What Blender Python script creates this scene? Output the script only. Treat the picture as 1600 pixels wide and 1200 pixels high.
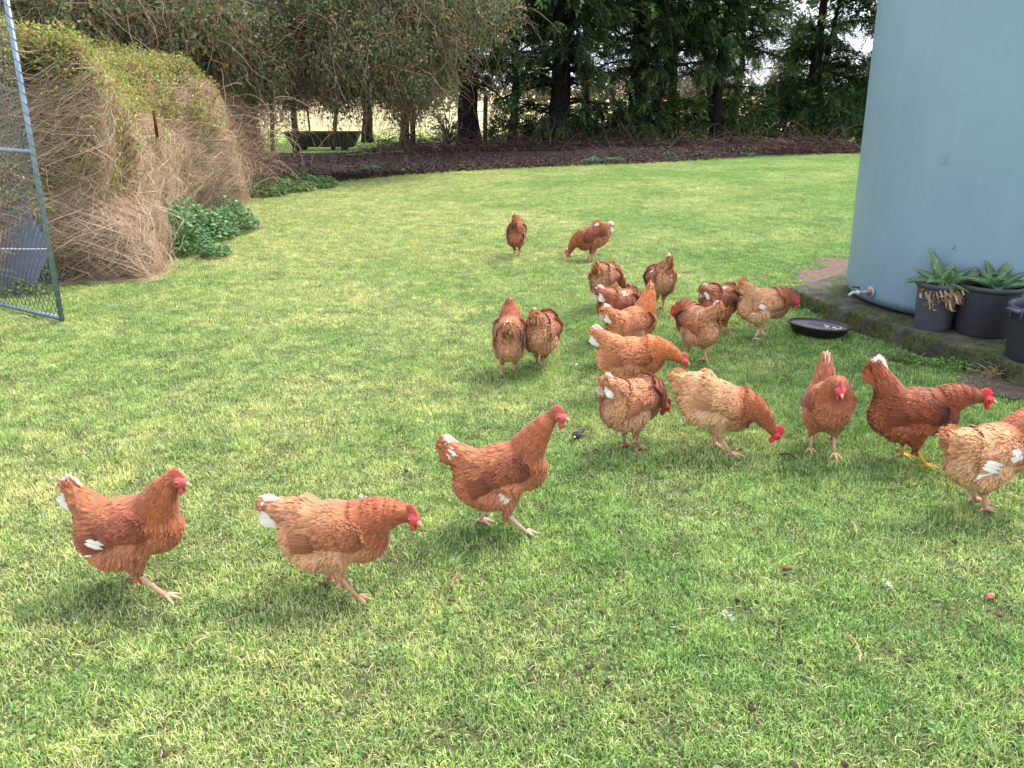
import bpy, math, numpy as np
from math import radians as R, sin, cos, pi
S = bpy.context.scene
for o in list(bpy.data.objects): bpy.data.objects.remove(o)
COL = S.collection
rng = np.random.default_rng(7)

# ---------------------------------------------------------------- camera
FPX, YH, CH = 1290.0, 140.0, 1.5            # focal length in px of a 1600 px wide frame, horizon row, camera height
PIT = math.atan((600 - YH) / FPX)
cam = bpy.data.cameras.new('camera'); co = bpy.data.objects.new('camera', cam); COL.objects.link(co)
cam.sensor_width = 36; cam.lens = 36 * FPX / 1600
co.location = (0, 0, CH); co.rotation_euler = (pi / 2 - PIT, 0, 0)
cam.clip_start = .05; cam.clip_end = 6000
S.camera = co
S.render.resolution_x, S.render.resolution_y = 1024, 768
# ---------------------------------------------------------------- light
SUN_EL, SUN_AZ = 53, 48                     # azimuth: degrees to the right of straight ahead (+Y)
W = bpy.data.worlds.new('World'); S.world = W; W.use_nodes = True
nt = W.node_tree; nt.nodes.clear()
out = nt.nodes.new('ShaderNodeOutputWorld'); bg = nt.nodes.new('ShaderNodeBackground')
sky = nt.nodes.new('ShaderNodeTexSky'); sky.sky_type = 'NISHITA'; sky.sun_disc = False
sky.sun_elevation = R(SUN_EL); sky.sun_rotation = R(SUN_AZ); sky.dust_density = 3.0; sky.air_density = 1.0
mx = nt.nodes.new('ShaderNodeMix'); mx.data_type = 'RGBA'
tc = nt.nodes.new('ShaderNodeTexCoord'); nz = nt.nodes.new('ShaderNodeTexNoise'); nz.inputs['Scale'].default_value = 3.0
nz.inputs['Detail'].default_value = 6
rp = nt.nodes.new('ShaderNodeMapRange'); rp.inputs[1].default_value = .3; rp.inputs[2].default_value = .6; rp.inputs[3].default_value = .45; rp.inputs[4].default_value = .9
nt.links.new(tc.outputs['Generated'], nz.inputs['Vector']); nt.links.new(nz.outputs['Fac'], rp.inputs[0])
nt.links.new(rp.outputs[0], mx.inputs['Factor'])
nt.links.new(sky.outputs[0], mx.inputs[6]); mx.inputs[7].default_value = (9.6, 10.4, 12.4, 1)
nt.links.new(mx.outputs[2], bg.inputs[0]); bg.inputs[1].default_value = .098
nt.links.new(bg.outputs[0], out.inputs[0])
sl = bpy.data.lights.new('sun', 'SUN'); so = bpy.data.objects.new('sun', sl); COL.objects.link(so)
sl.energy = 3.1; sl.angle = R(24); sl.color = (1.0, .96, .88)
so.rotation_euler = (R(90 - SUN_EL), 0, -R(SUN_AZ))
so.rotation_euler = (R(90 - SUN_EL), 0, pi - R(SUN_AZ))
S.view_settings.view_transform = 'Standard'; S.view_settings.look = 'None'
S.view_settings.exposure = 1.0; S.view_settings.gamma = 1
S.render.engine = 'CYCLES'
S.cycles.max_bounces = 7; S.cycles.transparent_max_bounces = 6; S.cycles.transmission_bounces = 5

# ---------------------------------------------------------------- helpers
def at(u, v, z=0.0):
    x = (u - 800) / FPX; y = -(v - 600) / FPX
    d = np.array([x, cos(PIT) + y * sin(PIT), -sin(PIT) + y * cos(PIT)])
    return np.array([0, 0, CH]) + (z - CH) / d[2] * d
def aty(u, v, Y):
    x = (u - 800) / FPX; y = -(v - 600) / FPX
    d = np.array([x, cos(PIT) + y * sin(PIT), -sin(PIT) + y * cos(PIT)])
    return np.array([0, 0, CH]) + Y / d[1] * d
def lin(r, g, b):
    c = np.array([r, g, b]) / 255.0
    return np.where(c <= .04045, c / 12.92, ((c + .055) / 1.055) ** 2.4)
def nrm(v): return v / np.maximum(np.linalg.norm(v, axis=-1, keepdims=True), 1e-9)
def _h(i, j, k, s):
    n = (i * 374761393 + j * 668265263 + k * 2147483647 + s * 974711) & 0xffffffff
    n = ((n ^ (n >> 13)) * 1274126177) & 0xffffffff
    return ((n ^ (n >> 16)) & 0xffff) / 65535.0
def noise(P, sc, seed=0):
    p = np.asarray(P, float) * sc; f = np.floor(p).astype(np.int64); t = p - f; t = t * t * (3 - 2 * t); r = 0
    for a in (0, 1):
        for b in (0, 1):
            for c in (0, 1):
                w = (t[..., 0] if a else 1 - t[..., 0]) * (t[..., 1] if b else 1 - t[..., 1]) * (t[..., 2] if c else 1 - t[..., 2])
                r = r + w * _h(f[..., 0] + a, f[..., 1] + b, f[..., 2] + c, seed)
    return r
def fbm(P, sc, seed=0, o=3):
    r = 0; a = .5; s = 0
    for i in range(o): r = r + a * noise(P, sc * 2 ** i, seed + i); s += a; a *= .5
    return r / s

class Bag:
    def __init__(s): s.V = []; s.F = []; s.C = []; s.N = []; s.n = 0; s.hn = False
    def add(s, V, F, C=None, N=None):
        V = np.asarray(V, float).reshape(-1, 3); F = np.asarray(F, int)
        if F.shape[1] == 4: F = np.concatenate([F[:, [0, 1, 2]], F[:, [0, 2, 3]]])
        if C is None: C = np.ones((len(V), 3)) * .5
        C = np.broadcast_to(np.asarray(C, float), (len(V), 3))
        s.V.append(V); s.F.append(F + s.n); s.C.append(C); s.n += len(V)
        s.N.append(N if N is not None else np.zeros((len(V), 3)))
        if N is not None: s.hn = True
        return s
    def build(s, name, mat, parent=None, smooth=True):
        V = np.concatenate(s.V); F = np.concatenate(s.F); C = np.concatenate(s.C)
        me = bpy.data.meshes.new(name); me.vertices.add(len(V)); me.vertices.foreach_set('co', V.astype(np.float32).ravel())
        me.loops.add(F.size); me.loops.foreach_set('vertex_index', F.astype(np.int32).ravel())
        me.polygons.add(len(F)); me.polygons.foreach_set('loop_start', np.arange(0, F.size, 3, dtype=np.int32))
        me.polygons.foreach_set('use_smooth', np.full(len(F), smooth))
        me.update(calc_edges=True)
        ca = me.color_attributes.new('col', 'FLOAT_COLOR', 'POINT')
        ca.data.foreach_set('color', np.c_[np.clip(C, 0, 4), np.ones(len(C))].astype(np.float32).ravel())
        if s.hn:
            N = np.concatenate(s.N); z = (np.abs(N).sum(1) < 1e-6)
            if z.any():
                vn = np.zeros(len(V) * 3, np.float32); me.vertices.foreach_get('normal', vn); N[z] = vn.reshape(-1, 3)[z]
            me.normals_split_custom_set_from_vertices(N.astype(np.float32).tolist())
        me.materials.append(mat)
        o = bpy.data.objects.new(name, me); COL.objects.link(o)
        if parent: o.parent = parent
        return o
def tag(o, label=None, cat=None, group=None, kind=None):
    if label: o['label'] = label
    if cat: o['category'] = cat
    if group: o['group'] = group
    if kind: o['kind'] = kind
    return o
def empty(name, loc=(0, 0, 0), rz=0, **k):
    o = bpy.data.objects.new(name, None); COL.objects.link(o); o.location = loc; o.rotation_euler = (0, 0, rz)
    o.empty_display_size = .1
    return tag(o, **k)

def tubes(P, Rd, n=3, C=None, cap=True):
    """P (M,K,3) strands, Rd (M,K) -> V,F,C"""
    P = np.asarray(P, float)
    if P.ndim == 2: P = P[None]
    M, K, _ = P.shape; Rd = np.broadcast_to(np.asarray(Rd, float), (M, K))
    T = np.gradient(P, axis=1); T = nrm(T)
    ref = np.where(np.abs(T[:, :1, 2:3]) > .8, np.array([1.0, .1, 0]), np.array([0, .1, 1.0])); ref = np.broadcast_to(ref, T.shape)
    A = nrm(np.cross(T, ref)); B = np.cross(T, A)
    a = np.arange(n) * 2 * pi / n
    V = P[:, :, None] + Rd[:, :, None, None] * (np.cos(a)[:, None] * A[:, :, None] + np.sin(a)[:, None] * B[:, :, None])
    V = V.reshape(M, K * n, 3)
    k = np.arange(K - 1)[:, None] * n; j = np.arange(n)[None]; j2 = (j + 1) % n
    Q = np.stack([k + j, k + n + j, k + n + j2, k + j2], -1).reshape(-1, 4)
    F = np.concatenate([Q[:, [0, 1, 2]], Q[:, [0, 2, 3]]])
    if cap:
        e = (K - 1) * n; c = [[0, i, i + 1] for i in range(1, n - 1)] + [[e, e + i + 1, e + i] for i in range(1, n - 1)]
        F = np.concatenate([F, np.array(c)])
    F = (F[None] + (np.arange(M) * K * n)[:, None, None]).reshape(-1, 3)
    if C is not None:
        C = np.asarray(C, float)
        if C.ndim == 2 and len(C) == M: C = np.repeat(C, K * n, 0)
    return V.reshape(-1, 3), F, C
def tube1(bag, pts, rad, n=8, C=None):
    pts = np.asarray(pts, float); K = len(pts)
    V, F, _ = tubes(pts, np.broadcast_to(np.asarray(rad, float), (K,)), n); bag.add(V, F, C)
def lathe(prof, n=48, c=(0, 0, 0)):
    prof = np.asarray(prof, float); K = len(prof); a = np.arange(n) * 2 * pi / n
    V = np.stack([prof[:, None, 0] * np.cos(a), prof[:, None, 0] * np.sin(a), np.repeat(prof[:, 1:2], n, 1)], -1).reshape(-1, 3) + np.array(c)
    k = np.arange(K - 1)[:, None] * n; j = np.arange(n)[None]; j2 = (j + 1) % n
    return V, np.stack([k + j, k + j2, k + n + j2, k + n + j], -1).reshape(-1, 4)
def ell(c, rad, M=None, nu=12, nv=8):
    th = np.linspace(1e-3, pi - 1e-3, nv + 1)
    V, F = lathe(np.c_[np.sin(th), -np.cos(th)], nu)
    V = V * np.array(rad)
    if M is not None: V = V @ np.asarray(M).T
    return V + np.array(c), F
def boxv(c, s, M=None):
    V = np.array([[x, y, z] for x in (-.5, .5) for y in (-.5, .5) for z in (-.5, .5)]) * np.array(s)
    if M is not None: V = V @ np.asarray(M).T
    F = np.array([[0, 1, 3, 2], [4, 6, 7, 5], [0, 4, 5, 1], [2, 3, 7, 6], [0, 2, 6, 4], [1, 5, 7, 3]])
    return V + np.array(c), F
def leaves(P, D, N, L, Wd, C, fold=.12, droop=.1):
    """leaf cards: root, two sides, tip (folded on the midrib)"""
    P, D, N = map(lambda a: np.asarray(a, float), (P, D, N)); D = nrm(D); Sd = nrm(np.cross(N, D)); N = np.cross(D, Sd)
    L = np.broadcast_to(L, len(P))[:, None]; Wd = np.broadcast_to(Wd, len(P))[:, None]
    m = P + D * L * .45
    V = np.stack([P, m - Sd * Wd * .5 + N * L * fold, m - N * L * .02, m + Sd * Wd * .5 + N * L * fold, P + D * L - N * L * droop], 1).reshape(-1, 3)
    f = np.array([[0, 1, 2], [0, 2, 3], [1, 4, 2], [2, 4, 3]])
    F = (f[None] + (np.arange(len(P)) * 5)[:, None, None]).reshape(-1, 3)
    return V, F, np.repeat(np.broadcast_to(C, (len(P), 3)), 5, 0)
def rdir(n): return nrm(rng.normal(size=(n, 3)))
def pick(cols, n, p=None):
    c = np.array(cols)[rng.choice(len(cols), n, p=p)]
    return c * rng.uniform(.75, 1.25, (n, 1))

# ---------------------------------------------------------------- materials
def newmat(name):
    m = bpy.data.materials.new(name); m.use_nodes = True; t = m.node_tree; t.nodes.clear()
    o = t.nodes.new('ShaderNodeOutputMaterial'); b = t.nodes.new('ShaderNodeBsdfPrincipled'); t.links.new(b.outputs[0], o.inputs[0])
    return m, t, b, o
def mixn(t, fac, a, b, blend='MIX'):
    n = t.nodes.new('ShaderNodeMix'); n.data_type = 'RGBA'; n.blend_type = blend
    for s, v in ((n.inputs['Factor'], fac), (n.inputs[6], a), (n.inputs[7], b)):
        if isinstance(v, bpy.types.NodeSocket): t.links.new(v, s)
        elif isinstance(v, (int, float)): s.default_value = v
        else: s.default_value = (*v[:3], 1)
    return n.outputs[2]
def noisen(t, sc, det=4, rough=.55, lo=.35, hi=.65, a=0., b=1., vec=None, scale3=None):
    g = t.nodes.new('ShaderNodeNewGeometry'); v = vec or g.outputs['Position']
    if scale3:
        mp = t.nodes.new('ShaderNodeMapping'); mp.inputs['Scale'].default_value = scale3; t.links.new(v, mp.inputs[0]); v = mp.outputs[0]
    n = t.nodes.new('ShaderNodeTexNoise'); n.inputs['Scale'].default_value = sc; n.inputs['Detail'].default_value = det; n.inputs['Roughness'].default_value = rough
    t.links.new(v, n.inputs['Vector'])
    r = t.nodes.new('ShaderNodeMapRange'); r.inputs[1].default_value = lo; r.inputs[2].default_value = hi; r.inputs[3].default_value = a; r.inputs[4].default_value = b
    t.links.new(n.outputs['Fac'], r.inputs[0]); return r.outputs[0]
def bump(t, b, h, s=.3, d=.01):
    n = t.nodes.new('ShaderNodeBump'); n.inputs['Strength'].default_value = s; n.inputs['Distance'].default_value = d
    t.links.new(h, n.inputs['Height']); t.links.new(n.outputs[0], b.inputs['Normal'])
def attrmat(name, rough=.7, transl=0., spec=.3, nsc=0, namt=.3, bsc=0, bst=.3, bd=.01, sheen=0, metal=0):
    m, t, b, o = newmat(name)
    a = t.nodes.new('ShaderNodeAttribute'); a.attribute_name = 'col'; c = a.outputs['Color']
    if nsc:
        v = noisen(t, nsc, a=1 - namt, b=1 + namt); cb = t.nodes.new('ShaderNodeCombineColor')
        for i in range(3): t.links.new(v, cb.inputs[i])
        c = mixn(t, 1.0, c, cb.outputs[0], 'MULTIPLY')
    t.links.new(c, b.inputs['Base Color']); b.inputs['Roughness'].default_value = rough; b.inputs['Specular IOR Level'].default_value = spec
    b.inputs['Metallic'].default_value = metal
    if sheen: b.inputs['Sheen Weight'].default_value = sheen
    if bsc: bump(t, b, noisen(t, bsc, 5, lo=0, hi=1), bst, bd)
    if transl:
        tr = t.nodes.new('ShaderNodeBsdfTranslucent'); t.links.new(c, tr.inputs[0]); ms = t.nodes.new('ShaderNodeMixShader'); ms.inputs[0].default_value = transl
        t.links.new(b.outputs[0], ms.inputs[1]); t.links.new(tr.outputs[0], ms.inputs[2]); t.links.new(ms.outputs[0], o.inputs[0])
    return m
M_leaf = attrmat('leaf', .6, .35, .18)
M_twig = attrmat('twig', .85, 0, .2)
M_bark = attrmat('bark', .95, 0, .15, 9, .5, 30, .9, .03)
M_feath = attrmat('feather', .62, .22, .25, sheen=.2)
M_skin = attrmat('bird_skin', .5, 0, .4, 200, .18, 400, .4, .002)
M_leg = attrmat('leg_scale', .6, 0, .35, 250, .25, 500, .5, .002)
M_gloss = attrmat('eye_gloss', .1, 0, .6)
M_plast = attrmat('plastic', .5, 0, .45, 14, .16, 60, .08, .003)
M_metal = attrmat('galvanised', .42, 0, .5, 30, .2, 80, .15, .002, metal=.55)
M_wire = attrmat('wire', .55, 0, .4, metal=.3)
M_soilbit = attrmat('clod', .95, 0, .1, 60, .4, 120, .7, .01)
M_aloe = attrmat('aloe', .45, 0, .5, 70, .3, 90, .2, .003)

# ================================================================ ground
def sheet(name, V2, z, mat, nx=1, kind='structure', lump=0, seed=0):
    pass
def gridsheet(x0, x1, y0, y1, dx, mask=None, z=0, amp=0.0, sc=1.0, seed=0):
    xs = np.arange(x0, x1 + dx * .5, dx); ys = np.arange(y0, y1 + dx * .5, dx)
    X, Y = np.meshgrid(xs, ys, indexing='ij'); P = np.stack([X, Y, 0 * X], -1)
    P[..., 2] = z + (fbm(P, sc, seed) - .5) * amp
    n, m = X.shape; i, j = np.meshgrid(np.arange(n - 1), np.arange(m - 1), indexing='ij'); a = i * m + j
    F = np.stack([a, a + m, a + m + 1, a + 1], -1).reshape(-1, 4)
    if mask is not None:
        k = mask(P.reshape(-1, 3)); F = F[k[F].all(1)]
    return P.reshape(-1, 3), F
def inpoly(P, poly):
    x, y = P[:, 0], P[:, 1]; r = np.zeros(len(P), bool); n = len(poly)
    for i in range(n):
        (x1, y1), (x2, y2) = poly[i][:2], poly[(i + 1) % n][:2]
        c = ((y1 > y) != (y2 > y)) & (x < (x2 - x1) * (y - y1) / (y2 - y1 + 1e-12) + x1); r ^= c
    return r

# field (one sheet to the horizon)
m, t, b, o = newmat('field')
g = t.nodes.new('ShaderNodeNewGeometry'); sx = t.nodes.new('ShaderNodeSeparateXYZ'); t.links.new(g.outputs['Position'], sx.inputs[0])
mr = t.nodes.new('ShaderNodeMapRange'); t.links.new(sx.outputs[1], mr.inputs[0]); mr.inputs[1].default_value = 27; mr.inputs[2].default_value = 38
green = mixn(t, noisen(t, 1.2), lin(120, 165, 50), lin(150, 180, 80)); tan = mixn(t, noisen(t, .25), lin(215, 190, 145), lin(190, 180, 120))
t.links.new(mixn(t, mr.outputs[0], green, tan), b.inputs['Base Color']); b.inputs['Roughness'].default_value = .95
bg_ = Bag(); Vg, Fg = gridsheet(-2400, 2400, -1600, 3200, 200, z=-.03); bg_.add(Vg, Fg); tag(bg_.build('ground', m), kind='structure')

# lawn base: soil and thatch under the blades
m, t, b, o = newmat('lawn_base')
c1 = mixn(t, noisen(t, 30, 6), lin(62, 66, 38), lin(112, 110, 70)); c1 = mixn(t, noisen(t, 2.2, 5, lo=.6, hi=.75), c1, lin(112, 92, 66))
t.links.new(c1, b.inputs['Base Color']); b.inputs['Roughness'].default_value = 1; bump(t, b, noisen(t, 90, 6, lo=0, hi=1), .7, .02)
def edge_y(x):                                # far edge of the lawn (front of the bare soil), world y as a function of x
    E = np.array([at(u, v)[:2] for u, v in ((330, 300), (430, 290), (530, 283), (620, 274), (700, 268), (830, 261), (1000, 255), (1200, 245), (1345, 237), (1600, 228))])
    return np.interp(x, E[:, 0], E[:, 1])
def lawn_mask(P): return P[:, 1] < edge_y(P[:, 0]) + .5 * (fbm(P, 1.5, 3) - .5) + .15
Vg, Fg = gridsheet(-14, 16, -3, 22, .12, lawn_mask, 0, .02, 1.3, 5)
bb = Bag(); bb.add(Vg, Fg); tag(bb.build('lawn', m), kind='structure')
# bare soil with mulch under the trees
m, t, b, o = newmat('mulch')
c1 = mixn(t, noisen(t, 14, 8, .7), lin(30, 23, 21), lin(60, 46, 41)); c1 = mixn(t, noisen(t, 60, 6, .7, .58, .72), c1, lin(96, 76, 66))
t.links.new(c1, b.inputs['Base Color']); b.inputs['Roughness'].default_value = 1; bump(t, b, noisen(t, 40, 8, .7, 0, 1), .9, .05)
Vg, Fg = gridsheet(-14, 18, 10, 24.5, .2, lambda P: (P[:, 1] > edge_y(P[:, 0]) - .6) & (P[:, 1] < 21.2 + .9 * fbm(P, .6, 8)), -.015, .06, .9, 9)
# low bank under the trees
Vg[:, 2] += .2 * np.exp(-((Vg[:, 1] - 20.4 + .06 * Vg[:, 0]) / .8) ** 2) * (.5 + .9 * fbm(Vg, 1.2, 4)) * np.clip((Vg[:, 0] + 3) / 5, .2, 1) * np.clip((Vg[:, 1] - edge_y(Vg[:, 0]) - .1) / 1.0, 0, 1)
bb = Bag(); bb.add(Vg, Fg); tag(bb.build('bare_soil', m), kind='structure')

# ---------------------------------------------------------------- pad and tank geometry (needed by the grass mask)
PADZ = .13
pad_px = [(1229, 449), (1262, 461), (1300, 475), (1364, 497), (1410, 511), (1456, 526), (1514, 545), (1560, 556), (1640, 590)]
pad = [tuple(at(u, v, PADZ)[:2]) for u, v in pad_px]
pad_far = at(1290, 434, PADZ)[:2]
pad += [(pad[-1][0] + 1.2, pad[-1][1] + .4), (pad[-1][0] + 1.6, 7.2), (pad_far[0] + .9, 7.3), tuple(pad_far)]
gravel = [tuple(at(u, v)[:2]) for u, v in ((1236, 452), (1252, 432), (1275, 408), (1300, 402), (1345, 400))] + [(6, 8.2), (6, 6)]
# mound footprint
mound_px = [(-420, 470), (-120, 462), (20, 455), (110, 442), (200, 436), (228, 415), (238, 372), (290, 340), (345, 322), (392, 290), (395, 275), (330, 262)]
MB = np.array([at(u, v)[:2] for u, v in mound_px])

# ---------------------------------------------------------------- grass
def blade_tile(nb, size, seed, hmul=1.0):
    r = np.random.default_rng(seed)
    x = r.uniform(-size / 2, size / 2, (nb, 2)); cl = noise(np.c_[x, np.zeros(nb) + seed], 22, seed)
    P = np.c_[x, np.zeros(nb)]
    L = r.uniform(.010, .027, nb) * (.7 + .6 * cl) * hmul; w = r.uniform(.0015, .0033, nb)
    az = r.uniform(0, 2 * pi, nb) + 0; az = az + 0 
    ln = r.uniform(.2, 1.5, nb)
    D1 = np.c_[np.cos(az) * np.sin(ln * .6), np.sin(az) * np.sin(ln * .6), np.cos(ln * .6)]
    D2 = np.c_[np.cos(az) * np.sin(ln * 1.15), np.sin(az) * np.sin(ln * 1.15), np.cos(ln * 1.15)]
    sd = np.c_[-np.sin(az), np.cos(az), 0 * az]
    m1 = P + D1 * L[:, None] * .5; tip = m1 + D2 * L[:, None] * .6
    V = np.stack([P - sd * w[:, None] * .5, P + sd * w[:, None] * .5, m1 - sd * w[:, None] * .5, m1 + sd * w[:, None] * .5, tip], 1).reshape(-1, 3)
    f = np.array([[0, 1, 3], [0, 3, 2], [2, 3, 4]]); F = (f[None] + (np.arange(nb) * 5)[:, None, None]).reshape(-1, 3)
    k = r.random(nb)
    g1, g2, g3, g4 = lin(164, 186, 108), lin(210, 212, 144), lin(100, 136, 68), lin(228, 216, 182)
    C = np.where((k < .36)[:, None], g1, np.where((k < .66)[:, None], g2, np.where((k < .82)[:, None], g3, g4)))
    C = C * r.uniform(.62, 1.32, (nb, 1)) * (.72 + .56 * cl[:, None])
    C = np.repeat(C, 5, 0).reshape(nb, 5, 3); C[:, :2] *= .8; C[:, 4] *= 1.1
    return V, F, C.reshape(-1, 3)
mg, t, b, o = newmat('grass_blade')
a = t.nodes.new('ShaderNodeAttribute'); a.attribute_name = 'col'
g = t.nodes.new('ShaderNodeNewGeometry')
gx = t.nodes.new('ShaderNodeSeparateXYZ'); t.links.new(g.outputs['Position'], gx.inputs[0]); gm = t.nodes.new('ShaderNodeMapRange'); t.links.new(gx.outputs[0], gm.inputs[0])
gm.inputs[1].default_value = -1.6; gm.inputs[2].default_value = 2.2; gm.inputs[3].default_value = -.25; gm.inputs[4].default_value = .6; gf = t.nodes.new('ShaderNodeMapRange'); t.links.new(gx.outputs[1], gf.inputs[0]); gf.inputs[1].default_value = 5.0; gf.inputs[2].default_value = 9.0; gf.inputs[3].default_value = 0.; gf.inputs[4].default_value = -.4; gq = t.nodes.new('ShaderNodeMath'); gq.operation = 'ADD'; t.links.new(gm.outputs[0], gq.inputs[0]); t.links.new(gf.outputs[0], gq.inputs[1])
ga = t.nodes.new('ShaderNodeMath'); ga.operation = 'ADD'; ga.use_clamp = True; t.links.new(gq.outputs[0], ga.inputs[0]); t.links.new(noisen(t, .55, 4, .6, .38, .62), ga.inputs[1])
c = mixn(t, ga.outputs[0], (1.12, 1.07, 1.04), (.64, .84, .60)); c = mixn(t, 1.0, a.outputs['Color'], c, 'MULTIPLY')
c2 = mixn(t, noisen(t, 3.2, 5, .65, .36, .66), (.76, .87, .77), (1.16, 1.10, 1.10)); c = mixn(t, 1.0, c, c2, 'MULTIPLY')
c3 = mixn(t, noisen(t, 9, 4, .6, .35, .65), (.74, .82, .74), (1.16, 1.12, 1.1)); c = mixn(t, 1.0, c, c3, 'MULTIPLY')
c = mixn(t, noisen(t, 5.5, 5, .7, .60, .74, 0, .5), c, lin(196, 184, 142)); c = mixn(t, noisen(t, 13, 3, .6, .66, .74, 0, .6), c, lin(100, 84, 58))
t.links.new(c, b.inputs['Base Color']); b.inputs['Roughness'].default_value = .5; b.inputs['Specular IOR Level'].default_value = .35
tr = t.nodes.new('ShaderNodeBsdfTranslucent'); t.links.new(c, tr.inputs[0]); ms = t.nodes.new('ShaderNodeMixShader'); ms.inputs[0].default_value = .30
t.links.new(b.outputs[0], ms.inputs[1]); t.links.new(tr.outputs[0], ms.inputs[2]); t.links.new(ms.outputs[0], o.inputs[0])
TS = .36
tcol = bpy.data.collections.new('grass_source')
for i in range(8):
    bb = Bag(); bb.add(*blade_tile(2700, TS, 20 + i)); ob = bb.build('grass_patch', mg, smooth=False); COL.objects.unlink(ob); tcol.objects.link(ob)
dx = .235
X, Y = np.meshgrid(np.arange(-10, 13, dx), np.arange(.7, 21, dx), indexing='ij')
P = np.c_[X.ravel(), Y.ravel(), np.zeros(X.size)]; P[:, :2] += rng.uniform(-.06, .06, (len(P), 2))
keep = (P[:, 1] < edge_y(P[:, 0]) + .7 * (fbm(P, 1.1, 3) - .5)) & (np.abs(P[:, 0]) < P[:, 1] * .70 + 1.1)
padc = np.array(pad).mean(0)
def shr(poly, k):
    c = np.mean(poly, 0); q = np.array(poly, float) - c; d = np.linalg.norm(q, axis=1, keepdims=True); return c + q * (d + k) / d
keep &= ~inpoly(P, shr(pad, .10)) & ~inpoly(P, shr(gravel, .02)) & ~inpoly(P, list(MB + np.array([-.12, .12])) + [(-12, 14)])
holes = [at(390, 357), at(1590, 600), at(1545, 590)]
for h_, rr in zip(holes, (.10, .15, .07)): keep &= np.linalg.norm(P[:, :2] - h_[:2], axis=1) > rr
P = P[keep]; P[:, 2] = (fbm(P, 1.3, 5) - .5) * .02
me = bpy.data.meshes.new('grass'); me.from_pydata(P.tolist(), [], []); me.update()
at_i = me.attributes.new('idx', 'INT', 'POINT'); at_i.data.foreach_set('value', rng.integers(0, 8, len(P)).astype(np.int32))
at_r = me.attributes.new('rot', 'FLOAT_VECTOR', 'POINT'); at_r.data.foreach_set('vector', np.c_[np.zeros((len(P), 2)), rng.uniform(0, 6.28, len(P))].astype(np.float32).ravel())
scl = .75 + .6 * fbm(P, .9, 12) ; at_s = me.attributes.new('scl', 'FLOAT_VECTOR', 'POINT')
at_s.data.foreach_set('vector', np.c_[np.ones((len(P), 2)), scl].astype(np.float32).ravel())
go = bpy.data.objects.new('grass', me); COL.objects.link(go); tag(go, 'short bright green lawn grass with straw coloured flecks', 'grass', kind='stuff')
ng = bpy.data.node_groups.new('scatter_grass', 'GeometryNodeTree')
ng.interface.new_socket('Geometry', in_out='INPUT', socket_type='NodeSocketGeometry'); ng.interface.new_socket('Geometry', in_out='OUTPUT', socket_type='NodeSocketGeometry')
gi = ng.nodes.new('NodeGroupInput'); gout = ng.nodes.new('NodeGroupOutput'); ip = ng.nodes.new('GeometryNodeInstanceOnPoints')
ci = ng.nodes.new('GeometryNodeCollectionInfo'); ci.inputs['Collection'].default_value = tcol; ci.inputs['Separate Children'].default_value = True; ci.inputs['Reset Children'].default_value = True
def na(nm, ty):
    n = ng.nodes.new('GeometryNodeInputNamedAttribute'); n.data_type = ty; n.inputs[0].default_value = nm; return n.outputs[0]
mp = ng.nodes.new('GeometryNodeMeshToPoints'); ng.links.new(gi.outputs[0], mp.inputs[0]); ng.links.new(mp.outputs[0], ip.inputs['Points'])
ng.links.new(ci.outputs[0], ip.inputs['Instance']); ip.inputs['Pick Instance'].default_value = True
ng.links.new(na('idx', 'INT'), ip.inputs['Instance Index']); ng.links.new(na('rot', 'FLOAT_VECTOR'), ip.inputs['Rotation']); ng.links.new(na('scl', 'FLOAT_VECTOR'), ip.inputs['Scale'])
ng.links.new(ip.outputs[0], gout.inputs[0])
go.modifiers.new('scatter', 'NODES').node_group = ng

# ================================================================ water tank, pad, tap
m, t, b, o = newmat('concrete_moss')
g = t.nodes.new('ShaderNodeNewGeometry')
c1 = mixn(t, noisen(t, 18, 8, .7), lin(64, 58, 50), lin(126, 116, 102)); moss = mixn(t, noisen(t, 40, 5), lin(40, 52, 18), lin(86, 98, 36))
sx = t.nodes.new('ShaderNodeSeparateXYZ'); t.links.new(g.outputs['Normal'], sx.inputs[0])
c1 = mixn(t, noisen(t, 6, 6, .65, .42, .54), c1, moss); c1 = mixn(t, noisen(t, 9, 6, .7, .48, .62, 0, .85), c1, lin(44, 38, 32))
t.links.new(c1, b.inputs['Base Color']); b.inputs['Roughness'].default_value = .95; bump(t, b, noisen(t, 45, 8, .7, 0, 1), .8, .02)
def resample(poly, d, closed=True):
    q = np.array(poly, float); q = np.vstack([q, q[:1]]) if closed else q
    s = np.r_[0, np.cumsum(np.linalg.norm(np.diff(q, axis=0), axis=1))]; n = int(s[-1] / d)
    u = np.linspace(0, s[-1], n + (0 if closed else 1), endpoint=not closed)
    return np.stack([np.interp(u, s, q[:, k]) for k in range(q.shape[1])], 1)
ring = resample(pad, .035); cen = ring.mean(0); n = len(ring)
rings = []
for k, (ins, z) in enumerate([(.0, -.08), (0, -.01), (.0, .03), (.002, .06), (.0, .09), (.004, PADZ - .015), (.014, PADZ - .003), (.035, PADZ), (.09, PADZ), (.2, PADZ), (.4, PADZ), (.8, PADZ)]):
    q = ring - cen; d = np.linalg.norm(q, axis=1, keepdims=True); p = cen + q * (1 - ins / d)
    P3 = np.c_[p, np.full(n, z)]; nn = fbm(P3, 9, 2) - .5
    if ins < .05: P3[:, :2] -= (q / d) * (nn[:, None] * .028 + (fbm(P3, 30, 8)[:, None] - .5) * .014)
    P3[:, 2] += (fbm(P3, 11, 4) - .5) * (.018 if z > .1 else .0)
    rings.append(P3)
V = np.concatenate(rings + [np.array([[cen[0], cen[1], PADZ]])]); Fq = []
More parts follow.
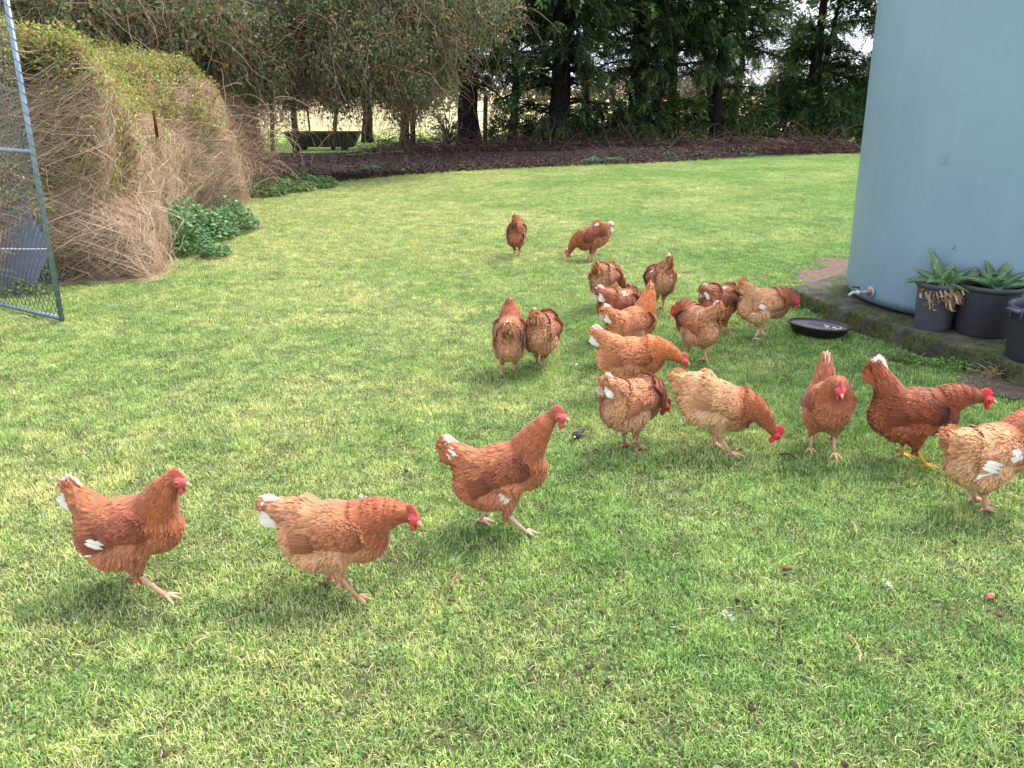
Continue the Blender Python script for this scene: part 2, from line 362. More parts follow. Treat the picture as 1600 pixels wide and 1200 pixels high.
for k in range(len(rings) - 1):
    j = np.arange(n); j2 = (j + 1) % n; Fq.append(np.stack([k * n + j, k * n + j2, (k + 1) * n + j2, (k + 1) * n + j], -1))
Fq = np.concatenate(Fq); T3 = np.concatenate([Fq[:, [0, 1, 2]], Fq[:, [0, 2, 3]]]); j = np.arange(n); e = (len(rings) - 1) * n
T3 = np.concatenate([T3, np.stack([e + j, e + (j + 1) % n, np.full(n, len(V) - 1)], -1)])
bb = Bag(); bb.add(V, T3); po = bb.build('concrete_pad', m); tag(po, 'low mossy concrete slab under the blue water tank', 'slab')
# gravelly soil behind the slab
m, t, b, o = newmat('gravel_soil')
c1 = mixn(t, noisen(t, 35, 8, .8), lin(86, 70, 60), lin(160, 132, 116)); t.links.new(c1, b.inputs['Base Color']); b.inputs['Roughness'].default_value = 1; bump(t, b, noisen(t, 60, 8, .8, 0, 1), 1, .03)
gp = shr(gravel, .08)
Vg, Fg = gridsheet(2.2, 7, 5, 9, .06, lambda P: inpoly(P + np.c_[fbm(P, 6, 1) - .5, fbm(P, 6, 2) - .5, 0 * P[:, 0]] * .25, gp), .012, .04, 7, 6); bb = Bag(); bb.add(Vg, Fg)
tag(bb.build('soil_patch', m), kind='structure')
m2 = m
for (u, v), rr in zip(((1580, 604), (1540, 592), (390, 357), (1395, 560)), (.2, .1, .12, .07)):
    c = at(u, v); a = np.arange(20) * 2 * pi / 20; r_ = rr * (.75 + .5 * rng.random(20)); V = np.c_[c[0] + np.cos(a) * r_ * (1.6 if u < 1500 or u > 1570 else 1), c[1] + np.sin(a) * r_, np.full(20, .014)]
    V = np.vstack([V, [c[0], c[1], .02]]); F = np.array([[i, (i + 1) % 20, 20] for i in range(20)]); bb = Bag(); bb.add(V, F); tag(bb.build('soil_patch', m2), kind='structure')

# tank: circle through the seen foot of its wall
TR = .80
best = None
arc = np.array([at(u, v, PADZ + .0)[:2] for u, v in ((1330, 466), (1356, 480), (1399, 491), (1438, 496))])
lt = at(1322, 450, PADZ + .05)[:2]; ltd = lt / np.linalg.norm(lt)
for cx in np.arange(2.3, 4.2, .02):
    for cy in np.arange(4.6, 7.5, .02):
        c = np.array([cx, cy]); d = np.abs(np.linalg.norm(arc - c, axis=1) - TR + .015).sum(); tanerr = abs(abs(ltd[0] * c[1] - ltd[1] * c[0]) - TR)
        if best is None or d + 2 * tanerr < best[0]: best = (d + 2 * tanerr, cx, cy)
TC = np.array(best[1:]); print('tank', best)
m, t, b, o = newmat('tank_plastic')
c1 = mixn(t, noisen(t, 1.6, 5, .6, .3, .7), lin(122, 146, 162), lin(132, 157, 172))
c1 = mixn(t, noisen(t, 3, 6, .7, .5, .75, 0, .35, scale3=(6, 6, .5)), c1, lin(138, 162, 180))
c1 = mixn(t, noisen(t, 5, 5, .7, .64, .74, 0, .5), c1, lin(86, 104, 110)); c1 = mixn(t, noisen(t, 9, 7, .75, .62, .7, 0, .35, scale3=(5, 5, .7)), c1, lin(96, 112, 108))
g = t.nodes.new('ShaderNodeNewGeometry'); sx = t.nodes.new('ShaderNodeSeparateXYZ'); t.links.new(g.outputs['Position'], sx.inputs[0])
mr = t.nodes.new('ShaderNodeMapRange'); t.links.new(sx.outputs[2], mr.inputs[0]); mr.inputs[1].default_value = PADZ + .10; mr.inputs[2].default_value = PADZ; mr.inputs[3].default_value = 0; mr.inputs[4].default_value = .8
dm = t.nodes.new('ShaderNodeMath'); dm.operation = 'MULTIPLY'; t.links.new(mr.outputs[0], dm.inputs[0]); t.links.new(noisen(t, 14, 6, .7, .3, .6), dm.inputs[1])
c1 = mixn(t, dm.outputs[0], c1, lin(52, 62, 48))
t.links.new(c1, b.inputs['Base Color']); b.inputs['Roughness'].default_value = .42; b.inputs['Specular IOR Level'].default_value = .45
bump(t, b, noisen(t, 3, 3, lo=0, hi=1), .15, .02)
tk = empty('water_tank', (*TC, PADZ), label='tall pale blue round plastic water tank on the mossy slab', cat='water tank')
th = np.linspace(0, pi / 2, 8); prof = [(0.001, .012)] + [(TR - .07 + .07 * np.sin(x), .012 + .07 - .07 * np.cos(x)) for x in th] + [(TR + .022 * z, z) for z in (.4, .8, 1.2, 1.6, 2.0, 2.3)]
prof += [(TR + .052 - .09 + .09 * cos(x), 2.33 + .08 * sin(x)) for x in np.linspace(0, pi / 2, 6)] + [(TR * .6, 2.56), (TR * .3, 2.66), (.24, 2.68)]
bb = Bag(); V, F = lathe(prof, 128); bb.add(V, F); bb.build('tank_wall', m, tk)
bb = Bag(); V, F = lathe([(.24, 2.66), (.24, 2.74), (.22, 2.76), (.001, 2.77)], 40); bb.add(V, F, lin(60, 70, 75)); bb.build('lid', M_plast, tk)
# tap
def tank_pt(u, v):                            # point of the tank wall seen at a pixel
    d = aty(u, v, 1.0) - np.array([0, 0, CH]); A = d[:2] @ d[:2]; Bq = -2 * d[:2] @ TC; Cq = TC @ TC - (TR + .005) ** 2
    s = (-Bq - math.sqrt(max(Bq * Bq - 4 * A * Cq, 0))) / 2 / A; return np.array([0, 0, CH]) + s * d
q = tank_pt(1361, 456); nd = np.r_[nrm(q[:2] - TC), 0]; sd = np.array([-nd[1], nd[0], 0])
tp = empty('brass_tap', (0, 0, 0), label='small outlet tap on an orange washer low on the blue tank', cat='tap')
def disc(bag, c, ax, r, h, n=20, C=None): 
    c = np.array(c); ax = nrm(np.array(ax, float)); bag.add(*tubes(np.array([c - ax * h / 2, c + ax * h / 2]), np.array([[r, r]]), n)[:2], C)
bb = Bag(); disc(bb, q + nd * .004, nd, .037, .008, 28, lin(150, 165, 172)); bb.build('flange', M_plast, tp)
bb = Bag(); disc(bb, q + nd * .014, nd, .023, .016, 8, lin(190, 100, 74)); bb.build('washer', M_plast, tp)
L = nrm(nd * .75 - sd * np.sign(sd[0] + 1e-9) * .8) if False else nrm(nd * .6 + np.array([-.8, 0.0, 0]))
bb = Bag(); tube1(bb, [q + nd * .02, q + nd * .05, q + nd * .06 + L * .03, q + nd * .06 + L * .075, q + nd * .06 + L * .10 - np.array([0, 0, .02])], [.011, .011, .013, .012, .010], 12, lin(190, 192, 190))
V, F = ell(q + nd * .06 + L * .035, (.019, .019, .02)); bb.add(V, F, lin(196, 196, 192)); bb.build('valve_body', M_metal, tp)
bb = Bag(); tube1(bb, [q + nd * .06 + L * .035, q + nd * .06 + L * .035 + np.array([0, 0, .035]), q + nd * .06 + L * .085 + np.array([0, 0, .04])], [.005, .006, .005], 8, lin(36, 36, 40)); bb.build('handle', M_plast, tp)
q = tank_pt(1489, 386); bb = Bag(); nd = np.r_[nrm(q[:2] - TC), 0]
for i in range(4):
    d = rdir(1)[0]; d = d - nd * (d @ nd); V, F, C = leaves([q + nd * .004], [d], [nd], .026, .014, [lin(52, 38, 34)]); bb.add(V, F, C)
tag(bb.build('dead_leaf', M_leaf), 'tiny dark leaf scrap stuck on the tank wall above the aloes', 'leaf')

# ================================================================ pots and aloes
def pot(px, r, h, z0, label, cat, colr, rimw=.012, contents=True):
    c = at(px[0], px[1], z0); c = c + np.array([0, r * .92, 0])
    e = empty('plant_pot' if contents else 'bucket', c, label=label, cat=cat)
    prof = [(.001, 0), (r * .84, 0), (r * .86, .006), (r * .98, h - .035), (r * .985, h - .03), (r + rimw * .6, h - .028), (r + rimw, h - .02), (r + rimw, h - .004), (r + rimw * .7, h), (r + .001, h), (r - .006, h - .006), (r * .95, h - .05), (r * .9, h * .5), (.001, h * .5 if not contents else h - .05)]
    if not contents: prof[-2:] = [(r * .84, .012), (.001, .01)]
    bb = Bag(); V, F = lathe(prof, 56); bb.add(V, F, colr); bb.build('pot_wall' if contents else 'bucket_wall', M_plast, e)
    if contents:
        a = Bag(); V, F = lathe([(r * .955, h - .045), (r * .6, h - .03), (.001, h - .025)], 40); V[:, 2] += (fbm(V, 60, 3) - .5) * .02; a.add(V, F, lin(70, 56, 46)); a.build('potting_soil', M_soilbit, e)
    return c, e
def aloe(c, z, n, Lm, seed, label, dead, az0=0, extra=()):
    r = np.random.default_rng(seed); e = empty('aloe_plant', (c[0], c[1], z), label=label, cat='plant')
    items = [(az0 + i * 2.4 + r.uniform(-.2, .2), R(12 + 68 * (i / n) ** .8), Lm * (.62 + .38 * (i / n)) * r.uniform(.85, 1.1)) for i in range(n)] + list(extra)
    for az, lean, L in items:                  # each leaf: V section tapering to a point, arching out then up
        K = 12; s = np.linspace(0, 1, K); h = np.array([cos(az), sin(az), 0]); up = np.array([0, 0, 1.0])
        ang = lean + (s - .5) * (.35 if lean < 1.1 else .75) 
        d = np.cos(ang)[:, None] * up + np.sin(ang)[:, None] * h; pts = np.cumsum(d, 0) * L / K - d[0] * L / K + h * .015
        side = np.cross(h, up); w = .105 * (Lm / .3) * np.power(1 - s, .75) * (.8 + .35 * np.sin(np.minimum(s * 4, pi / 2))); w[-1] = .0008
        nn = np.cross(side, d); nn = -nn if nn[0] @ up < 0 else nn
        row = []
        for a, bq in ((-1, .34), (-.5, .06), (0, -.02), (.5, .06), (1, .34), (.55, -.26), (0, -.4), (-.55, -.26)): row.append(pts + side * (w * .5 * a)[:, None] + nn * (w * bq * .8)[:, None])
        V = np.stack(row, 1); m_ = 8
        k = np.arange(K - 1)[:, None] * m_; j = np.arange(m_)[None]; F = np.stack([k + j, k + (j + 1) % m_, k + m_ + (j + 1) % m_, k + m_ + j], -1).reshape(-1, 4)
        cb = lin(104, 138, 96) * r.uniform(.8, 1.2); C = np.repeat((cb[None] * (1 - .3 * s[:, None]) + lin(160, 140, 90)[None] * .25 * (s[:, None] > .85)), m_, 0)
        C = C * (.8 + .5 * (noise(np.concatenate(V.reshape(-1, 1, 3), 0), 160, seed)[:, None]))
        b_ = Bag(); b_.add(V.reshape(-1, 3), F, C); b_.build('leaf', M_aloe, e)
    if dead:
        b_ = Bag()
        for i in range(dead):
            az = r.uniform(-pi, 0) + .1; L = r.uniform(.06, .14); K = 8; s = np.linspace(0, 1, K); h = np.array([cos(az), sin(az), 0])
            rr = r.uniform(.09, .155); zz = r.uniform(-.0, .05); drop = np.clip(s * 1.6, 0, 1) ** 1.6
            pts = h * (rr * np.clip(s * 2.2, 0, 1) + .012 * np.sin(s * 6 + i))[:, None] + np.array([0, 0, 1.0]) * (zz - drop * L)[:, None]
            pts += np.array([r.uniform(-.03, .03), r.uniform(-.02, 0), 0]) * s[:, None] + (np.cross(h, [0, 0, 1]) * .015)[None] * np.sin(s * r.uniform(3, 8))[:, None]
            w = .018 * r.uniform(.5, 1.2) * np.sin(np.clip(s * 2.6 + .4, 0, pi)) + .002; side = nrm(np.cross(h, [0, 0, 1.0]) + r.normal(0, .5, 3))
            V = np.stack([pts - side * w[:, None] * .5, pts + h * .006, pts + side * w[:, None] * .5], 1).reshape(-1, 3)
            k = np.arange(K - 1)[:, None] * 3; j = np.array([[0, 1]]); F = np.stack([k + j, k + j + 1, k + 3 + j + 1, k + 3 + j], -1).reshape(-1, 4)
            b_.add(V, F, [lin(200, 172, 136), lin(156, 120, 90), lin(216, 194, 158)][i % 3] * r.uniform(.8, 1.1))
        b_.build('dead_leaves', M_leaf, e)
    return e
c1_, _ = pot((1469, 519), .118, .285, PADZ, 'grey plastic pot at the slab edge holding the aloe with withered leaves', 'plant pot', lin(74, 76, 84))
c2_, _ = pot((1557, 531), .175, .30, PADZ, 'wide black plastic pot on the slab holding the right hand aloe', 'plant pot', lin(54, 55, 62))
aloe(c1_ + np.array([.035, 0, 0]), PADZ + .262, 13, .27, 3, 'speckled green aloe with a skirt of dry tan leaves in the grey pot', 130, extra=((pi + .1, R(84), .30), (-.3, R(72), .34), (-1.3, R(88), .2), (2.2, R(30), .28)))
aloe(c2_ + np.array([.04, .02, 0]), PADZ + .27, 10, .27, 8, 'green aloe without dry skirt in the wide black pot', 0, extra=((0.1, R(62), .3), (pi + .2, R(75), .26), (-2.0, R(86), .22), (-.3, R(88), .3)))
cb_, be = pot((1654, 614), .20, .42, .0, 'black bucket with raised handle brackets on bare soil at the frame edge', 'bucket', lin(46, 48, 58), .014, False)
bb = Bag()
for sgn in (-1,):
    bx = sgn * .208
    V, F = boxv((bx - .012, -.03, .407), (.05, .10, .012)); bb.add(V, F, lin(70, 74, 92)); V, F = boxv((bx - .004, -.075, .385), (.014, .012, .075)); bb.add(V, F, lin(60, 62, 80)); V, F = boxv((bx - .004, .015, .385), (.014, .012, .075)); bb.add(V, F, lin(60, 62, 80))
bb.build('handle', M_plast, be)

# feed dish
dc = at(1279, 518, .03) + np.array([0, .02, 0])
dd = empty('feed_dish', (dc[0], dc[1], .012), label='shallow round black feed dish with scraps lying on the lawn beside the slab', cat='dish'); dd.rotation_euler = (R(-3), R(4), 0)
r_ = .195; prof = [(.001, 0), (r_ * .72, 0), (r_ * .8, .006), (r_ * .96, .055), (r_, .058), (r_, .064), (r_ * .965, .067), (r_ * .93, .06), (r_ * .76, .014), (.001, .012)]
bb = Bag(); V, F = lathe(prof, 64); bb.add(V, F, lin(42, 38, 40)); bb.build('bowl', M_plast, dd)
m, t, b, o = newmat('dirty_water'); b.inputs['Base Color'].default_value = (*lin(120, 110, 116), 1); b.inputs['Roughness'].default_value = .12
bump(t, b, noisen(t, 30, 3, lo=0, hi=1), .15, .004)
bb = Bag(); V, F = lathe([(r_ * .93, .050), (.001, .050)], 48); bb.add(V, F); bb.build('water', m, dd)
for i in range(9):
    a = rng.uniform(-1.3, .6); rr = rng.uniform(.2, .8) * r_ * .8; V, F = ell((rr * cos(a) + .02, rr * sin(a), .053), (rng.uniform(.007, .016), rng.uniform(.006, .012), .006), nu=8, nv=5)
    V = V + (fbm(V, 90, i)[:, None] - .5) * .01; bb = Bag(); bb.add(V, F, lin(222, 205, 186) * rng.uniform(.8, 1)); bs = bb.build('bread_scrap', M_soilbit)
    bs.matrix_world = dd.matrix_basis.copy() if False else bs.matrix_world; bs.location = dd.location; bs.rotation_euler = dd.rotation_euler
    tag(bs, 'pale bread scrap floating in the black feed dish', 'food scrap', 'bread scraps in the black dish')

# ================================================================ gate
GP = at(97, 502, .02); gt = aty(10, 0, GP[1] + .02); ext = 1.12; gtop = GP + (gt - GP) * ext
ge = empty('chain_link_gate', GP, label='galvanised chain link gate with tube frame standing open at the left', cat='gate')
g2 = at(-20, 474, .02); gd = nrm(np.r_[g2[:2] - GP[:2], 0]); upv = gtop - GP; GH = np.linalg.norm(upv); upv = upv / GH
gl = 1.5
def gp_(a, h): return gd * a + upv * h        # relative to the gate's foot
cgal = lin(132, 146, 158)
bb = Bag(); tube1(bb, [gp_(0, 0), gp_(0, GH * .5), gp_(0, GH)], .0165, 16, cgal); bb.build('upright', M_metal, ge)
bb = Bag(); tube1(bb, [gp_(gl, 0), gp_(gl, GH)], .0165, 16, cgal); bb.build('upright', M_metal, ge)
hm = None
for zz in np.linspace(.2, GH, 400):
    P_ = GP + gp_(0, zz); d = P_ - np.array([0, 0, CH]); yy = d[1] * sin(PIT) + d[2] * cos(PIT); z_ = d[1] * cos(PIT) - d[2] * sin(PIT)
    if 600 - FPX * yy / z_ < 238: hm = zz; break
for zz in (.02, hm, GH - .01):
    bb = Bag(); tube1(bb, [gp_(.0, zz), gp_(gl, zz)], .014, 14, cgal); bb.build('rail', M_metal, ge)
bb = Bag(); tube1(bb, [gp_(.015, hm + .015), gp_(.015, hm + .13), gp_(.10, hm + .13), gp_(.10, hm + .015)], .008, 8, cgal); bb.build('latch', M_metal, ge)
bb = Bag(); nrmg = np.cross(gd, upv); st = []
for sgn in (1, -1):
    for o_ in np.arange(-GH - .1, gl + GH, .052 * 1.0):
        a0 = o_; n_ = 40; s = np.linspace(0, GH * 1.0, n_ * 2); a = (a0 + s * .62 if sgn > 0 else a0 + GH * .62 - s * .62); k = (a > .0) & (a < gl) & (s > .02) & (s < GH)
        if k.sum() < 4: continue
        aa = a[k][[0, -1]]; hh = s[k][[0, -1]]; st.append(np.stack([gp_(x, y) + nrmg * (.003 * sgn) for x, y in zip(np.linspace(*aa, 2), np.linspace(*hh, 2))]))
st = np.array(st); V, F, C = tubes(st, .0019, 4); bb.add(V, F, lin(96, 106, 112)); bb.build('chain_link', M_wire, ge)
bb = Bag()                                    # binding wire wound round the frame tubes
s = np.linspace(0, GH, 900); a = s / .062 * 2 * pi; tube1(bb, [gp_(0, x) + (gd * cos(y) + nrmg * sin(y)) * .018 for x, y in zip(s, a)], .0022, 5, lin(86, 96, 104))
s = np.linspace(0, gl, 500); a = s / .045 * 2 * pi; tube1(bb, [gp_(x, .02) + (upv * cos(y) + nrmg * sin(y)) * .0155 for x, y in zip(s, a)], .0022, 5, lin(86, 96, 104)); bb.build('binding_wire', M_wire, ge)

# things behind the gate
bb = Bag(); A_ = aty(-60, 255, 6.9); Bm = at(-60, 458, .0); YS = at(0, 462)[1] - .02; pts = [aty(-120, 240, YS + .35), aty(20, 285, YS + .3), aty(52, 340, YS + .2), aty(80, 385, YS + .15)]
bot = [at(-120, 462, 0), at(20, 455, 0), at(52, 452, 0), at(80, 448, 0)]
n_ = 60; u_ = np.linspace(0, 3, n_); tt = np.stack([np.interp(u_, range(4), np.array(pts)[:, k]) for k in range(3)], 1); tb = np.stack([np.interp(u_, range(4), np.array(bot)[:, k]) for k in range(3)], 1)
tb[:, 1] = YS; wv = np.sin(u_ * 30) * .012; rows = [tt * (1 - s) + tb * s + np.array([0, 1, 0]) * wv[:, None] for s in np.linspace(0, 1, 8)]
V = np.concatenate(rows); V = np.concatenate([V, V + np.array([0, .01, 0])]); k = np.arange(7)[:, None] * n_; j = np.arange(n_ - 1)[None]; F = np.stack([k + j, k + j + 1, k + n_ + j + 1, k + n_ + j], -1).reshape(-1, 4)
F = np.concatenate([F, F + 8 * n_]); bb.add(V, F, lin(112, 114, 130)); tag(bb.build('metal_sheet', M_plast), 'bluish grey corrugated sheet leaning under the dry vines behind the gate', 'metal sheet')
bb = Bag(); s = np.linspace(0, 1, 40); p0, p1 = aty(-60, 384, YS - .14), aty(72, 389, YS - .14); tube1(bb, p0 + (p1 - p0) * s[:, None] + np.c_[0 * s, 0 * s, -.01 * np.sin(s * pi)], .006, 6, lin(205, 205, 210)); tag(bb.build('rope', M_wire), 'white rope stretched in front of the grey sheet behind the gate', 'rope')

# ================================================================ vine covered mound
ringm = resample(MB, .05, closed=False); nS = len(ringm)
Tn = nrm(np.gradient(ringm, axis=0)); inw = np.c_[-Tn[:, 1], Tn[:, 0]]         # inward: left of travel
def sm(a, k=25):
    q = np.pad(a, ((k, k), (0, 0)), mode='edge'); return np.stack([np.convolve(q[:, i], np.ones(2 * k + 1) / (2 * k + 1), 'valid') for i in range(a.shape[1])], 1)
inw = nrm(sm(inw, 30)); 
HM = 1.72
hs = np.interp(np.arange(nS) / nS, [0, .55, .7, .82, .9, .96, 1], [HM, HM, HM * 1.0, HM * .96, HM * .82, HM * .6, HM * .35])
def mound_pt(si, t):                          # si float index, t 0 (foot) .. 1 (top centre)
    si = np.clip(si, 0, nS - 1.001); i = si.astype(int); f = (si - i)[:, None]
    b_ = ringm[i] * (1 - f) + ringm[i + 1] * f; n_ = nrm(inw[i] * (1 - f) + inw[i + 1] * f); h = hs[i] * (1 - f[:, 0]) + hs[i + 1] * f[:, 0]
    ph = t * pi / 2 * 1.0
    z = h * np.sin(np.minimum(t * 1.35, 1) * pi / 2) ** .85; off = -.06 * np.sin(np.clip(t * 4, 0, pi)) + 1.0 * (1 - np.cos(np.clip(t, 0, 1) * pi / 2)) ** .8 + .9 * np.clip(t - .62, 0, 1)
    P = np.c_[b_ + n_ * off[:, None], z]; out_ = nrm(np.c_[-n_ * np.cos(np.minimum(t * 1.3, 1) * pi / 2)[:, None], np.sin(np.minimum(t * 1.3, 1) * pi / 2)])
    d = (fbm(P, 1.3, 21) - .5) * .75 + (fbm(P, 5, 25) - .5) * .2
    return P + out_ * d[:, None], out_
nT = 46; tv = np.linspace(0, 1, nT); SI, TI = np.meshgrid(np.arange(0, nS, 2), tv, indexing='ij'); V, _ = mound_pt(SI.ravel().astype(float), TI.ravel()); a_, b_ = SI.shape
i, j = np.meshgrid(np.arange(a_ - 1), np.arange(b_ - 1), indexing='ij'); a = i * b_ + j; F = np.stack([a, a + b_, a + b_ + 1, a + 1], -1).reshape(-1, 4)
me_ = empty('vine_mound', (0, 0, 0), label='big rounded mound smothered in dry tan vines with green growth on top', cat='hedge')
m, t, b, o = newmat('thicket_core'); t.links.new(mixn(t, noisen(t, 25, 8, .7), lin(44, 34, 28), lin(96, 78, 58)), b.inputs['Base Color']); b.inputs['Roughness'].default_value = 1; bump(t, b, noisen(t, 30, 8, .7, 0, 1), 1, .08)
bb = Bag(); bb.add(V - 0, F); bb.build('thicket', m, me_)
def strands(n, lo, hi, Lr, K, rad, cols, lift=(.01, .10), wander=.9, tmax=1.0):
    si = rng.uniform(0, nS - 2, n); t0 = rng.uniform(lo, hi, n); L = rng.uniform(*Lr, n)
    ph1, ph2 = rng.uniform(0, 6.28, (2, n)); fr = rng.uniform(1, 3.2, n); slope = rng.normal(0, wander, n)
    li = rng.uniform(*lift, n); P = []
    for k in range(K):
        s = k / (K - 1); tk_ = np.clip(t0 - s * L / 3.0, -.0, 1); sk = si + (slope * s * L + .16 * np.sin(ph1 + s * fr * 4) + .05 * np.sin(ph2 * 3 + s * fr * 9)) / .05
        q, o_ = mound_pt(sk, tk_); lf = li * (.4 + np.sin(ph2 + s * fr * 2.3) * .6 + .5 * np.sin(s * pi)); P.append(q + o_ * (np.abs(lf) + .004)[:, None])
    P = np.stack(P, 1); P = P + rng.normal(0, .007, P.shape); P[:, :, 2] = np.maximum(P[:, :, 2], .01)
    w = np.linspace(1, .45, K)[None] * rng.uniform(*rad, n)[:, None]
    V, F, C = tubes(P, w, 3, pick(cols, n), cap=False); return V, F, C
dry = [lin(220, 196, 166), lin(194, 164, 138), lin(234, 214, 186), lin(164, 134, 112), lin(206, 174, 146)]
bb = Bag()
bb.add(*strands(17000, .05, .5, (.3, .9), 12, (.0009, .0020), dry, wander=.7))
bb.add(*strands(2600, .02, .35, (.3, .8), 12, (.0013, .0027), dry, (.03, .18), wander=.9))
bb.add(*strands(2200, .35, .9, (.2, .6), 9, (.0013, .0026), dry + [lin(120, 128, 70)], wander=1))
tag(bb.build('vines', M_twig, me_), kind='stuff')
def mound_leaves(n, lo, hi, cols, L, off, p=None, nmask=None):
    si = rng.uniform(0, nS - 2, n); t0 = rng.uniform(lo, hi, n) if nmask is None else np.clip(rng.normal((lo + hi) / 2, (hi - lo) / 3, n), 0, 1)
    q, o_ = mound_pt(si, t0); k = fbm(q, 2.6, 51) + .75 * (t0 - .30) > (.5 if nmask is None else nmask); q, o_ = q[k], o_[k]; n = len(q)
    q = q + o_ * rng.uniform(.0, off, (n, 1)); D = nrm(rdir(n) + o_ * .6 - np.array([0, 0, .3])); N = nrm(o_ + rdir(n) * .7)
    l = rng.uniform(*L, n); return leaves(q, D, N, l, l * .6, pick(cols, n, p))
bb = Bag(); gcols = [lin(158, 168, 80), lin(130, 148, 66), lin(182, 186, 104), lin(100, 126, 56), lin(190, 162, 110)]
bb.add(*mound_leaves(110000, .12, 1.0, gcols + [lin(170, 140, 104)], (.018, .045), .18))
bb.add(*mound_leaves(9000, .0, .5, gcols[:4] + [lin(150, 118, 80)], (.02, .05), .10, nmask=.52))
bb.add(*mound_leaves(14000, .0, .9, [lin(150, 116, 84), lin(120, 92, 66), lin(176, 146, 108)], (.02, .05), .08, nmask=.3))
tag(bb.build('leaves', M_leaf, me_), kind='stuff')
# bare arching twigs at the far end of the mound
def twigs(bag, c, n, L, rad, cols, up=.3, droop=.8, K=10, spread=None):
    P0 = c + rng.normal(0, .25, (n, 3)) * (spread if spread is not None else 1); d = rdir(n); d[:, 2] = np.abs(d[:, 2]) * up; d = nrm(d); Ls = rng.uniform(*L, n)[:, None]
    P = []; p = P0; 
    for k in range(K):
        P.append(p); d = nrm(d + rng.normal(0, .14, (n, 3)) - np.array([0, 0, droop / K])); p = p + d * Ls / K; p[:, 2] = np.maximum(p[:, 2], .02)
    P = np.stack(P, 1); V, F, C = tubes(P, np.linspace(1, .3, K)[None] * rng.uniform(*rad, n)[:, None], 3, pick(cols, n), cap=False); bag.add(V, F, C)
e2 = aty(395, 215, 12.6); bb = Bag(); twigs(bb, e2 - np.array([0, 0, .2]), 380, (.4, .9), (.003, .007), [lin(150, 120, 100), lin(120, 96, 82), lin(178, 150, 128)], 1.0, 1.6, spread=np.array([1.2, 2, 1.3]))
tag(bb.build('bramble', M_twig), 'tangle of bare arching stems at the far end of the vine mound', 'bramble')
# stake and post top in the mound
bb = Bag(); p = at(250, 330); q = aty(246, 215, 8.6); tube1(bb, [q, q + np.array([0, 0, .26])], .016, 8, lin(110, 66, 44)); tag(bb.build('stake', M_bark), 'short rusty stake poking out of the vine mound', 'stake')

# ================================================================ weeds
def weed(name, c, rx, ry, h, n, L, cols, label, cat, group=None, stems=True):
    b_ = Bag(); th = rng.uniform(0, 2 * pi, n); rr = np.sqrt(rng.random(n)); x = c[0] + rx * rr * np.cos(th); y = c[1] + ry * rr * np.sin(th)
    hh = h * (1 - rr ** 2 * .65) * (.55 + .9 * noise(np.c_[x, y, 0 * x], 5, 3)); z = hh * np.sqrt(rng.random(n)); P = np.c_[x, y, z + .01]
    D = nrm(np.c_[np.cos(th), np.sin(th), rng.uniform(-.5, .6, n)] + rdir(n) * .8); N = nrm(np.array([0, -.2, 1.0]) + rdir(n) * .5)
    l = rng.uniform(*L, n); b_.add(*leaves(P, D, N, l, l * .75, pick(cols, n), .1, .15)); o_ = None
    e = empty(name, (0, 0, 0), label=label, cat=cat, group=group)
    b_.build('leaves', M_leaf, e); s_ = Bag(); ns = max(6, n // 25); i = rng.choice(n, ns); top = P[i]; base = np.c_[c[0] + (x[i] - c[0]) * .03, c[1] + (y[i] - c[1]) * .03, 0 * x[i]]
    s_.add(*tubes(np.stack([base, (base + top) / 2 + rng.normal(0, .01, (ns, 3)), top], 1), .003, 4, pick([lin(110, 130, 80)], ns))); s_.build('stems', M_twig, e)
    return e
ncol = [lin(98, 134, 86), lin(120, 154, 104), lin(78, 112, 70), lin(140, 168, 118)]
weed('nettle_plant', at(256, 404) + [0, .3, 0], .32, .34, .34, 1700, (.03, .06), ncol, 'leafy green nettles nearest the gate at the foot of the vine mound', 'weed', 'nettles along the mound')
weed('nettle_plant', at(292, 384) + [0, .35, 0], .38, .4, .36, 1700, (.03, .06), ncol, 'leafy green nettles in the middle of the patch below the mound', 'weed', 'nettles along the mound')
weed('nettle_plant', at(340, 371) + [0, .3, 0], .34, .4, .34, 1500, (.03, .06), ncol, 'leafy green nettles at the right end of the patch below the mound', 'weed', 'nettles along the mound')
weed('nettle_plant', at(335, 404) + [0, .05, 0], .13, .14, .16, 350, (.025, .045), ncol, 'small nettle plant standing out on the lawn before the patch', 'weed', 'nettles along the mound')
weed('nettle_plant', at(62, 452), .13, .12, .36, 420, (.03, .05), [lin(110, 140, 100), lin(130, 160, 110)], 'pale green leafy weed seen through the gate mesh', 'weed')
weed('nettle_plant', at(20, 462), .3, .12, .14, 300, (.03, .05), [lin(110, 130, 80), lin(130, 140, 90)], 'low straggling weed behind the gate bottom rail', 'weed')
for (u, v, rx, h, lab) in ((398, 306, .5, .2, 'grey green weeds where the soil strip meets the mound'), (435, 300, .55, .22, 'taller weed clump on the left end of the soil edge'), (478, 293, .5, .19, 'weed clump furthest right in the row by the mound')):
    weed('ground_weed', at(u, v), rx, .4, h, 1500, (.035, .07), [lin(112, 142, 88), lin(146, 162, 92), lin(100, 130, 90)], lab, 'weed', 'weeds along the soil edge')
for (u, v, rx, h) in ((925, 255, .22, .12), (960, 253, .25, .10), (1045, 249, .2, .15), (1090, 247, .2, .14), (1160, 245, .3, .13), (1195, 240, .2, .1), (580, 268, .2, .1)):
    weed('ground_weed', at(u, v), rx, .16, h, 240, (.03, .06), [lin(90, 122, 92), lin(110, 140, 100)], 'small blue green weed on the far edge between lawn and soil', 'weed', 'small weeds on the far soil edge')
